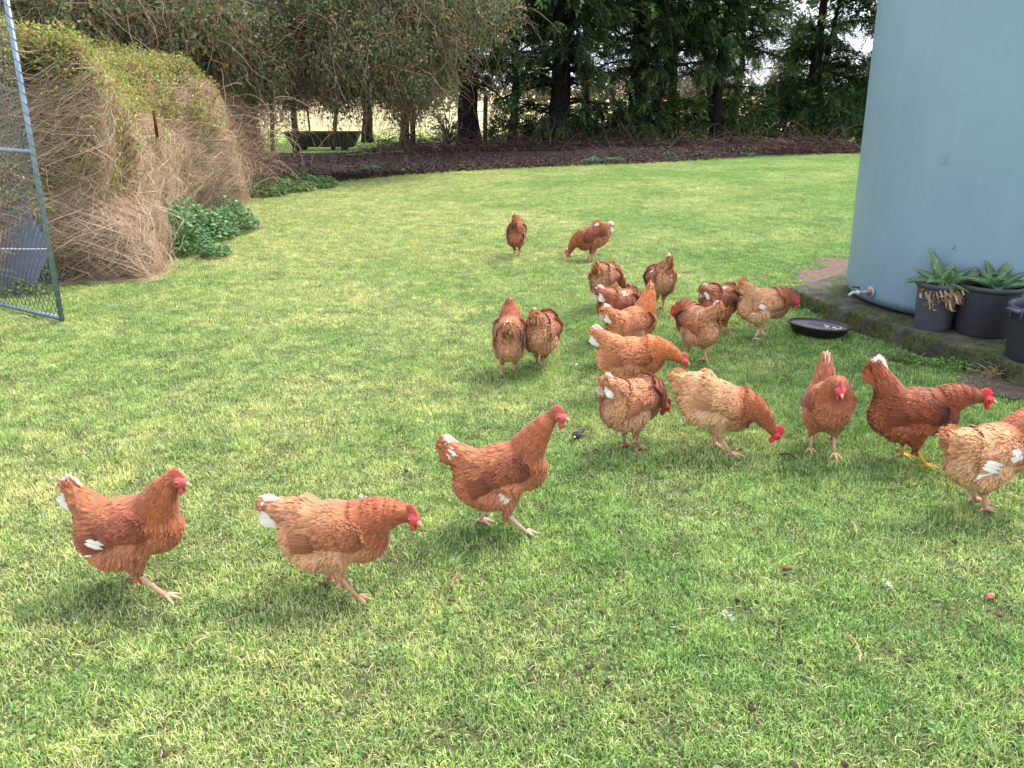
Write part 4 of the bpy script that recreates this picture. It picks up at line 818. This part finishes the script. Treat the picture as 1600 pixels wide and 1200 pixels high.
    T = np.concatenate([Q[:, [0, 1, 2]], Q[:, [0, 2, 3]]]); A = np.linalg.norm(np.cross(V[T[:, 1]] - V[T[:, 0]], V[T[:, 2]] - V[T[:, 0]]), axis=1); cp = np.cumsum(A); cp /= cp[-1]
    ti = np.searchsorted(cp, (np.arange(int(n * 1.0)) + r.random(n)) / n).clip(0, len(T) - 1); u, v = r.random((2, n)); fl = u + v > 1; u[fl], v[fl] = 1 - u[fl], 1 - v[fl]
    P = V[T[ti, 0]] * (1 - u - v)[:, None] + V[T[ti, 1]] * u[:, None] + V[T[ti, 2]] * v[:, None]
    nearneck = np.linalg.norm(P - (N0 + N3) / 2, axis=1) < .12
    # more, narrower feathers on the neck
    w = wts(P); N = grad(P); Fl = (w[:, :, None] * flow[:, None]).sum(0); Fl += r.normal(0, .13, Fl.shape); L, Wd = (w[:, :, None] * sz[:, None]).sum(0).T
    hq = (P - H) @ HR; face = (hq[:, 0] > -.004) & (np.linalg.norm(hq, axis=1) < .055)
    C = colour(P, w); pn = noise(P, 34, seed)[:, None]; C = C * (.86 + .28 * pn) * r.uniform(.80, 1.22, (n, 1)) * (1 + r.uniform(-.05, .05, (n, 3)))
    lt_ = (noise(P, 15, seed + 9) > .62)[:, None]; C = np.where(lt_, C * 1.12, C); C = np.where(r.random((n, 1)) < .14, C * .66, C); C = np.where(r.random((n, 1)) < .10, C * .8 + .2 * lin(236, 190, 140), C)
    for (sx_, sy_, sz_, sr) in spots: 
        q = B(sx_, sy_, sz_); k = np.linalg.norm(P - q, axis=1) < sr * r.uniform(.7, 1.1, n); C = np.where(k[:, None], WHITE * .9, C)
    sc = 1.0 * (1 if n > 3000 else 1.25); P = P - N * .0012
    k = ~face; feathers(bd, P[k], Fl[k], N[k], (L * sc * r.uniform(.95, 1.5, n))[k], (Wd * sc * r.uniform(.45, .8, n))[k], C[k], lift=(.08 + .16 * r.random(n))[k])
    # extra hackle feathers
    for rep in range(1):
        m_ = int(n * .5); i = r.integers(0, 5, m_); f = r.random(m_)[:, None]; a = r.uniform(0, 2 * pi, m_)[:, None]; p = bz[i] * (1 - f) + bz[i + 1] * f; ax = nrm(bz[i + 1] - bz[i]); u1 = nrm(np.cross(ax, [0, 1.0, .01])); u2 = np.cross(ax, u1)
        p = p + (np.cos(a) * u1 + np.sin(a) * u2) * (rr[i] * (1 - f[:, 0]) + rr[i + 1] * f[:, 0])[:, None]; d = sdf(p); g_ = grad(p); p = p - g_ * d[:, None]; ok = np.abs(sdf(p)) < .004; p, ax, g_ = p[ok], ax[ok], g_[ok]; m_ = len(p)
        hq = (p - H) @ HR; ok = ~((hq[:, 0] > -.004) & (np.linalg.norm(hq, axis=1) < .055)); c_ = neck * (.72 + .5 * r.random((m_, 1))) * (.85 + .3 * noise(p, 40, seed)[:, None]); c_ = np.where(r.random((m_, 1)) < .3, c_ * 1.3, c_)
        feathers(bd, p[ok], (-ax + r.normal(0, .1, ax.shape))[ok], g_[ok], r.uniform(.02, .034, m_)[ok], r.uniform(.005, .008, m_)[ok], c_[ok], lift=.14)
    bd.build('body', M_feath, e)
    # wings
    for sg in (1, -1):
        wg = Bag(); WM = BR @ rotZ(sg * R(5)) @ rotX(sg * R(10)) @ rotY(R(-5)); wc = B(-.006, sg * .076, .014); rad = np.array([.098, .013, .049]); bend = lambda q: q + np.stack([0 * q[:, 0], -sg * (.024 * (q[:, 0] / .1) ** 2 + .026 * (q[:, 2] / .05) ** 2), 0 * q[:, 0]], 1)
        nv = 10; Ve, Fe = ell((0, 0, 0), rad, None, 20, 12); Ve[:, 2] += .00 - .18 * np.clip(-Ve[:, 0], 0, 1); V2 = bend(Ve) @ WM.T + wc; Nn = nrm((Ve / rad ** 2 + Ve * [250, 0, 600]) @ WM.T); wg.add(V2, Fe, wing * .75, Nn)
        m_ = int(n * .24); d = nrm(r.normal(size=(m_, 3)) * [1, .6, 1]); d[:, 1] = np.abs(d[:, 1]) * sg; q = d * rad; q[:, 2] -= .18 * np.clip(-q[:, 0], 0, 1); o_ = np.argsort(q[:, 0]); q = q[o_]; p = bend(q) @ WM.T + wc; nn = nrm((d[o_] / rad + q * [250, 0, 500]) @ WM.T)
        fl_ = np.tile(WM @ np.array([-1, 0, -.22]), (m_, 1)) + r.normal(0, .08, (m_, 3)); rearr = np.clip(-q[:, 0] / .1, 0, 1); c_ = wing * (.85 + .3 * noise(p, 30, seed + 3)[:, None]) * r.uniform(.8, 1.22, (m_, 1)); c_ = np.where(r.random((m_, 1)) < .2, c_ * 1.35, c_); c_ = np.where(r.random((m_, 1)) < .2, c_ * .62, c_)
        for (sx_, sy_, sz_, sr) in spots: c_ = np.where((np.linalg.norm(p - B(sx_, sy_, sz_), axis=1) < sr)[:, None], WHITE * .9, c_)
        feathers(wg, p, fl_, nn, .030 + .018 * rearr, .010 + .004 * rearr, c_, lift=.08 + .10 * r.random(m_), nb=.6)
        k_ = 8; zz = np.linspace(.012, -.05, k_)   # flight feathers
        q = np.c_[np.full(k_, -.042), np.full(k_, sg * .019) + sg * .001 * np.arange(k_), zz - .01]; p = bend(q) @ WM.T + wc; d_ = np.tile(WM @ np.array([-1, -sg * .34, -.05]), (k_, 1)) + np.c_[np.zeros(k_), np.zeros(k_), np.linspace(.12, -.02, k_)]
        c_ = np.tile(wing * .9, (k_, 1)) * r.uniform(.8, 1.1, (k_, 1)); wh = np.arange(k_) >= k_ - int(round(wprim * k_)); c_[wh] = WHITE; feathers(wg, p, d_, np.tile(WM @ np.array([0, sg, .1]), (k_, 1)), .084, .0135, c_, lift=.01, nb=.5)
        if wprim > .1:                          # loose white quills showing below the folded wing
            k_ = 3 if wprim > .35 else 2; z0_ = -.012 - .012 * np.arange(k_); p = np.stack([B(-.035 - .008 * i, sg * .091, z0_[i]) for i in range(k_)]); d_ = np.tile(BR @ np.array([-1, -sg * .12, .38]), (k_, 1)) + np.c_[np.zeros((k_, 2)), .06 * np.arange(k_)]
            feathers(wg, p, d_, np.tile(BR @ np.array([0, sg, .1]), (k_, 1)), .06 + .02 * (wprim > .35), .018, np.tile(WHITE, (k_, 1)), lift=.0, nb=.8)
        wg.build('wing', M_feath, e)
    # tail: two fans leaning together
    tg = Bag()
    for sg in (1, -1):
        k_ = 8; a = te_ + np.linspace(-.32, .22, k_); d_ = np.c_[-np.cos(a), sg * np.linspace(.12, .0, k_), np.sin(a)]; p = t0 + tdir * .055 * tl + np.c_[np.zeros(k_), sg * np.linspace(.022, .004, k_), np.linspace(-.02, .015, k_)]
        nn = np.tile([.1, sg * 1.0, .15], (k_, 1)) + r.normal(0, .06, (k_, 3)); c_ = np.tile(back * .8 + .2 * neck, (k_, 1)) * r.uniform(.8, 1.2, (k_, 1)); wt = (np.arange(k_) >= k_ - 8 * tipw) * 1.0
        feathers(tg, p, d_, nrm(nn), .088 * tl * r.uniform(.92, 1.08, k_), .034, c_, lift=.02, tip=(WHITE * .95, wt), nb=.6)
        m_ = 170; f = r.random(m_); a = te_ + r.uniform(-.38, .22, m_); p = t0 + tdir * (f * .115 * tl)[:, None] + np.c_[np.zeros(m_), sg * r.uniform(.0, .024, m_) * (1.2 - f), r.uniform(-.035, .02, m_)]
        d_ = np.c_[-np.cos(a), sg * .2 + 0 * a, np.sin(a)]; c_ = (back if True else neck) * r.uniform(.75, 1.2, (m_, 1)); k2 = (r.random(m_) < .95 * tipw * np.clip((f - .42) * 4, 0, 1)); c_ = np.where(k2[:, None], WHITE * .92, c_); feathers(tg, p, d_, nrm(np.tile([.1, sg, .2], (m_, 1)) + r.normal(0, .25, (m_, 3))), .038, .018, c_, lift=.12, nb=.4)
    tg.build('tail', M_feath, e)
    # head parts
    rd = lin(*red)
    fb = Bag(); V, F = ell(H + hd * .009 - hu * .001, (.024, .0205, .0195), HR, 16, 10); fb.add(V, F, rd * .95); fb.build('face', M_skin, e)
    cb_ = Bag(); K = 11; sx_ = np.linspace(-.022, .026, K); hh = .006 + .016 * np.sin(np.linspace(.35, 2.9, K)) + .0042 * (np.arange(K) % 2 * 2 - 1); bz_ = .0195 * np.sqrt(np.clip(1 - (sx_ / .033) ** 2, .05, 1)); rows = []
    for sg in (-1, 1): rows += [H + hd * sx_[:, None] + hu * (bz_[:, None] - .004) + hs_ * sg * .0038, H + hd * (sx_ - .002)[:, None] + hu * (bz_ + hh * .6)[:, None] + hs_ * sg * .0026]
    top_ = H + hd * (sx_ - .004)[:, None] + hu * (bz_ + hh)[:, None]; V = np.stack([rows[0], rows[1], top_, rows[3], rows[2]], 1).reshape(-1, 3); k = np.arange(K - 1)[:, None] * 5; j = np.arange(4)[None]; F = np.stack([k + j, k + 5 + j, k + 5 + j + 1, k + j + 1], -1).reshape(-1, 4); cb_.add(V, F, rd * 1.05); cb_.build('comb', M_skin, e)
    for sg in (1, -1):
        b_ = Bag(); V, F = ell(H + hd * .017 - hu * .027 + hs_ * sg * .008, (.0085, .0045, .0135), HR, 10, 8); b_.add(V, F, rd); b_.build('wattle', M_skin, e)
        b_ = Bag(); V, F = ell(H + hd * .010 + hu * .004 + hs_ * sg * .0205, (.0052, .003, .0052), HR, 10, 8); b_.add(V, F, lin(190, 110, 50)); V, F = ell(H + hd * .0105 + hu * .004 + hs_ * sg * .0225, (.0036, .0018, .0036), HR, 8, 6); b_.add(V, F, lin(20, 14, 12)); b_.build('eye', M_gloss, e)
    b_ = Bag(); tube1(b_, [H + hd * .024 - hu * .002, H + hd * .034 - hu * .003, H + hd * .044 - hu * .007, H + hd * .049 - hu * .012], [.0085, .0066, .0038, .0006], 8, lin(206, 160, 118)); b_.build('beak', M_leg, e)
    lc = lin(*legc)
    for i, (hock, ft) in enumerate(feet3):
        l_ = Bag(); tube1(l_, [hock + (hock - ft) * .15, hock, (hock + ft) / 2, ft + [0, 0, .004]], [.0085, .0088, .0068, .0078], 8, lc); lo_ = l_.build('leg', M_leg, e)
        f_ = Bag()
        for az_, L_ in ((0, .055), (.62, .045), (-.62, .045), (pi + .2 * (1 if i else -1), .02)):
            d_ = np.array([cos(az_), sin(az_), 0]); tube1(f_, [ft, ft + d_ * L_ * .35 + [0, 0, .004], ft + d_ * L_ * .75 - [0, 0, .004], ft + d_ * L_ - [0, 0, .009], ft + d_ * (L_ + .010) - [0, 0, .012]], [.0072, .0058, .0048, .0034, .0008], 6, lc)
        f_.build('foot', M_leg, lo_)
    return e

hen((222, 922), -4, 'rusty hen with head held high and white tail tip striding at the far left', 'rust', 10, (.16, 0, .375), hpitch=-8, tail=42, feet=((-.055, .045), (.095, -.045)), n=11000, wprim=.3, tipw=1, seed=1, spots=((-.155, -.03, .12, .022),))
hen((535, 926), -2, 'hen with lowered head and white tail, second from the left', 'tawny', -2, (.22, 0, .265), hyaw=-35, hpitch=-12, tail=20, feet=((-.05, .045), (.055, -.045)), n=11000, seed=2, zc=.218, legc=(196, 150, 120), red=(206, 76, 76))
hen((785, 828), 4, 'orange brown hen stretching its long neck upward, alone in the centre foreground', 'rust', 14, (.185, 0, .42), hyaw=-25, hpitch=-5, tail=24, feet=((-.075, .045), (.075, -.045)), n=11000, tipw=.6, seed=3, zc=.235, spots=((-.05, -.085, .045, .016), (.0, -.08, -.05, .02), (-.12, -.03, .09, .016)), legc=(214, 172, 156))
hen((986, 702), 42, 'pale tawny hen seen from behind, head turned down right, near the dark bulb', 'tawny', -8, (.17, -.03, .165), hyaw=-35, hpitch=-40, tail=44, feet=((-.01, .03), (.01, -.03)), n=8000, seed=4, spots=((-.1, .03, .08, .03),), legc=(180, 130, 110), red=(170, 66, 60))
hen((1118, 706), -6, 'pale buff hen pecking toward the right with bright red comb', 'buff', -22, (.235, 0, .095), hpitch=-50, tail=40, feet=((.0, .045), (.055, -.045)), n=8000, seed=5, tipw=0, red=(220, 56, 72), zc=.226)
hen((1283, 708), -98, 'brown hen walking straight toward the camera with raised pale tail', 'rust', 16, (.145, .0, .335), hyaw=4, hpitch=-12, tail=58, tl=1.15, feet=((.03, .045), (-.01, -.045)), n=8000, seed=6, red=(214, 66, 84), spots=((-.12, -.07, -.02, .04),))
hen((1418, 724), -8, 'dark red brown hen with yellow legs and tall white tipped tail', 'dark', 0, (.235, 0, .285), hyaw=-10, hpitch=-8, tail=56, tl=1.35, s=1.08, feet=((-.01, .045), (.05, -.045)), n=8000, tipw=.6, seed=7, legc=(226, 168, 70), red=(222, 50, 62), spots=((.05, .03, .085, .02),))
hen((1532, 796), 14, 'pale buff hen cut off by the right edge of the photo with white wing feathers', 'buff', 6, (.19, 0, .36), hpitch=-5, s=1.1, tail=18, tipw=0, feet=((.01, .045), (-.01, -.02)), n=8500, seed=8, wprim=.4, spots=((.03, -.09, .02, .022),), legc=(200, 150, 130), tl=.9)
hen((985, 622), -6, 'orange hen stretching its neck to the right, white tail, behind the tawny hen', 'orange', 0, (.24, 0, .205), hpitch=-22, tail=36, feet=((.0, .045), (.03, -.045)), n=6500, seed=9)
hen((985, 565), 32, 'orange hen seen from behind with neck stretched high and pale tail', 'orange', 10, (.135, .02, .41), hyaw=40, hpitch=15, tail=26, feet=((.0, .045), (.0, -.045)), n=6500, seed=10, spots=((-.1, -.03, .06, .02),), red=(196, 100, 80))
hen((968, 530), 38, 'reddish hen mostly hidden behind the orange hen with the high neck', 'rust', -8, (.2, -.03, .12), hyaw=-10, hpitch=-40, tail=34, feet=((.0, .045), (.0, -.045)), n=4500, seed=11, spots=((.0, -.05, .08, .025),))
hen((1084, 563), 114, 'tawny hen from behind, its red face turned to the left', 'tawny', 0, (.14, .045, .255), hyaw=60, hpitch=-30, tail=44, feet=((.05, .045), (-.055, -.04)), n=6500, seed=12, tipw=.5, red=(200, 48, 62))
hen((1122, 523), 42, 'mottled rusty hen behind the red faced one, turned away to the right', 'rust', -8, (.19, -.02, .14), hyaw=-10, hpitch=-50, tail=30, feet=((-.02, .045), (.04, -.045)), n=5000, seed=13, spots=((.0, -.03, .09, .02),))
hen((1190, 529), 14, 'light buff hen with long pale legs next to the feed dish', 'buff', -4, (.195, -.01, .225), hyaw=-5, hpitch=-35, tail=50, tipw=0, feet=((.02, .05), (-.075, -.04)), n=6500, seed=14, red=(208, 50, 66), wprim=.2, legc=(220, 180, 160))
hen((945, 482), 62, 'tawny hen from behind, head lowered to the right, behind the reddish hidden hen', 'tawny', -10, (.16, -.09, .12), hyaw=-50, hpitch=-40, tail=36, tipw=0, feet=((.0, .04), (.01, -.04)), n=4500, seed=15, spots=((.02, -.04, .09, .016),), red=(170, 50, 56))
hen((1027, 484), 100, 'buff hen from behind with pointed tail straight up, right of the high necked hen', 'tawny', -18, (.21, 0, .08), hpitch=-50, tail=62, tl=1.15, tipw=.25, feet=((-.02, .025), (.0, -.04)), n=4500, seed=16, spots=((-.02, .07, .05, .014),))
hen((796, 585), 88, 'rear view hen with upright rusty neck, left one of the pair', 'tawny', 6, (.13, .005, .37), hpitch=12, tail=26, feet=((-.01, .04), (.02, -.035)), n=6500, seed=17, tipw=.5, spots=((-.03, -.085, .0, .02), (-.03, .085, .0, .02)), red=(170, 90, 70))
hen((848, 577), 72, 'rear view hen with hidden head, right one of the pair', 'tawny', -10, (.20, -.02, .13), hpitch=-50, tail=48, tipw=.6, feet=((.03, .04), (-.045, -.015)), n=6500, seed=18, legc=(170, 140, 120))
hen((807, 401), 84, 'small distant hen from behind with raised neck, farthest back on the lawn', 'rust', 4, (.13, .03, .345), hyaw=10, hpitch=10, tail=38, tipw=0, feet=((.0, .02), (.02, -.03)), n=3400, seed=19, red=(180, 96, 70))
hen((922, 408), 190, 'distant rusty hen pecking toward the left with raised white tipped tail', 'rust', -28, (.20, 0, .075), hpitch=-55, tail=34, feet=((-.01, .03), (.01, -.03)), n=3400, seed=20, spots=((-.06, .04, .08, .016),), wprim=0)

# ================================================================ litter on the lawn
def lump(u, v, rad, colr, name, label, cat, group=None, seed=0, z=.02, amp=.5):
    c = at(u, v, z); V, F = ell((0, 0, 0), rad, rotZ(rng.uniform(0, 6.3)), 10, 7); V = V * (1 + amp * (fbm(V, 90, seed) - .5)[:, None] * 2); b_ = Bag(); b_.add(V, F, colr); o_ = b_.build(name, M_soilbit); o_.location = c; return tag(o_, label, cat, group)
dp = [(272, 464), (297, 1018), (294, 1070), (120, 1040), (54, 1146), (258, 1178), (407, 1188), (454, 1190), (1012, 862), (1038, 858), (968, 888), (938, 756), (812, 1005), (832, 1040), (828, 1062), (920, 1042), (942, 957), (948, 1064), (1008, 1092), (798, 1112), (1050, 1126), (705, 938), (1152, 938), (1208, 972), (1216, 992), (1250, 1033), (1174, 1106), (1184, 1128), (1365, 913), (1420, 1032), (1500, 1057), (1592, 1143), (1320, 1194), (1524, 1180), (1562, 962), (1240, 1194), (320, 700), (790, 640), (730, 700), (690, 720), (925, 745), (1290, 788), (1492, 846), (500, 446), (1236, 888), (1418, 640), (1490, 640), (635, 735), (1065, 300), (1390, 945)]
for i, (u, v) in enumerate(dp):
    k = rng.uniform(.6, 1.1); lump(u, v, (.010 * k, .008 * k, .007 * k), lin(88, 76, 62) * rng.uniform(.7, 1.4), 'dropping', 'small dark dropping lying in the grass', 'dropping', 'droppings scattered over the lawn', i, .019)
e = empty('feather_bulb', at(905, 680, .025), label='dark grey bulb with a thick stalk lying on the grass behind the long necked hen', cat='bulb')
b_ = Bag(); tube1(b_, [(-.022, -.03, 0), (-.016, -.018, .006), (-.004, 0, .006), (.008, .022, .006), (.02, .045, .006), (.028, .06, .002)], [.012, .02, .017, .011, .0095, .006], 12, lin(84, 77, 80)); b_.build('stalk', M_soilbit, e)
b_ = Bag(); V, F = ell((-.024, -.036, .006), (.006, .006, .006)); b_.add(V, F, lin(210, 205, 205)); b_.build('tip', M_soilbit, e)
lump(1548, 931, (.016, .011, .010), lin(190, 130, 112), 'food_scrap', 'pinkish brown scrap on the grass near the right edge', 'scrap', None, 3)
lump(1230, 888, (.016, .012, .008), lin(120, 84, 66), 'mud_clod', 'brown clod on the grass below the dark red hen', 'clod', None, 4)
for (u, v, lab) in ((1135, 961, 'crumpled whitish scrap on the grass below the yellow green patch'), (570, 780, 'whitish scrap on the grass above the second hen from the left'), (1332, 604, 'pale scrap on the grass right of the hen facing the camera'), (1446, 612, 'pale feather scrap on the grass behind the dark red hen'), (1390, 914, 'small white scrap on the grass in the lower right'), (864, 412, 'pale scrap beside the distant pecking hen'), (590, 548, 'pale scrap on the open lawn left of the rear view pair'), (897, 570, 'pale scrap right of the rear view pair')):
    c = at(u, v, .025); b_ = Bag(); n_ = 7; b_.add(*leaves(c + rng.normal(0, .006, (n_, 3)), rdir(n_), rdir(n_), .022, .014, pick([lin(225, 218, 200), lin(170, 160, 140)], n_))); tag(b_.build('paper_scrap', M_leaf), lab, 'scrap')
for (pts, w, cc, lab) in (([(1345, 1035), (1344, 1020), (1338, 1005), (1328, 992)], .003, (196, 150, 108), 'forked straw coloured twig on the grass in the lower right'), ([(1220, 710), (1234, 709), (1243, 716)], .004, (70, 54, 44), 'short dark curved twig below the pecking buff hen'), ([(705, 918), (708, 905), (716, 896)], .006, (140, 108, 84), 'small brown twig on the grass between the second and third hens'), ([(1335, 820), (1340, 835)], .003, (190, 150, 100), 'short straw on the grass in front of the hen facing the camera'), ([(1572, 770), (1600, 780)], .003, (200, 190, 130), 'pale straw beside the cut off buff hen')):
    b_ = Bag(); q = np.array([at(u, v, .03) for u, v in pts]); s = np.linspace(0, 1, 12); q = np.stack([np.interp(s * (len(q) - 1), range(len(q)), q[:, k]) for k in range(3)], 1) + rng.normal(0, .0015, (12, 3)); tube1(b_, q, np.linspace(w, w * .6, 12), 6, lin(*cc)); tag(b_.build('twig', M_twig), lab, 'twig')
for (u0, v0, u1, v1, lab) in ((20, 497, 50, 500, 'long pale curled leaf on the lawn under the gate'), (65, 578, 92, 577, 'pale leaf on the lawn below the gate')):
    p0, p1 = at(u0, v0, .03), at(u1, v1, .03); s = np.linspace(0, 1, 9)[:, None]; q = p0 + (p1 - p0) * s + np.array([0, .02, .02]) * np.sin(s * pi); V = np.stack([q - [0, .007, 0] * np.sin(s * pi), q + [0, 0, .003], q + [0, .007, 0] * np.sin(s * pi)], 1).reshape(-1, 3); k = np.arange(8)[:, None] * 3; j = np.array([[0, 1]]); b_ = Bag(); b_.add(V, np.stack([k + j, k + j + 1, k + 3 + j + 1, k + 3 + j], -1).reshape(-1, 4), lin(196, 200, 140)); tag(b_.build('pale_leaf', M_leaf), lab, 'leaf')
def lawn_pts(n, y0=1.2, y1=13):
    y = y0 + (y1 - y0) * rng.random(n) ** 1.6; x = rng.uniform(-1, 1, n) * (y * .66 + .6); P = np.c_[x, y, np.full(n, .022)]
    return P[~inpoly(P, shr(pad, .05)) & ~inpoly(P, list(MB) + [(-12, 14)]) & (P[:, 1] < edge_y(P[:, 0]) - .3)]
P = lawn_pts(9000); n_ = len(P); d = nrm(np.c_[rng.normal(size=(n_, 2)), rng.normal(0, .12, n_)]); L = rng.uniform(.010, .036, (n_, 1)) * rng.uniform(.7, 1.5, (n_, 1)); q = np.stack([P, P + d * L * .5 + [0, 0, .004], P + d * L + rng.normal(0, .006, (n_, 3)) * [1, 1, .2]], 1)
bb = Bag(); bb.add(*tubes(q, np.array([[.0007, .0009, .0004]]) * rng.uniform(.6, 1.5, (n_, 1)), 3, pick([lin(206, 196, 150), lin(180, 166, 118), lin(160, 136, 100), lin(196, 200, 136)], n_), cap=False)); tag(bb.build('straw', M_twig), 'pale dry straw bits strewn through the lawn grass', 'straw', kind='stuff')
C0 = lawn_pts(90, 1.3, 9); P = np.repeat(C0, 46, 0); P[:, :2] += rng.normal(0, .06, (len(P), 2)) * rng.uniform(.5, 1.5, (len(P), 1)); n_ = len(P); l = rng.uniform(.009, .018, n_)
bb = Bag(); bb.add(*leaves(P + [0, 0, .004], nrm(rdir(n_) * [1, 1, .3]), nrm(rdir(n_) * .35 + [0, 0, 1]), l, l * .95, pick([lin(92, 130, 70), lin(112, 148, 84), lin(134, 164, 98)], n_))); tag(bb.build('clover', M_leaf), 'patches of small clover leaves among the lawn grass', 'clover', kind='stuff')
print('objects', len(bpy.data.objects))
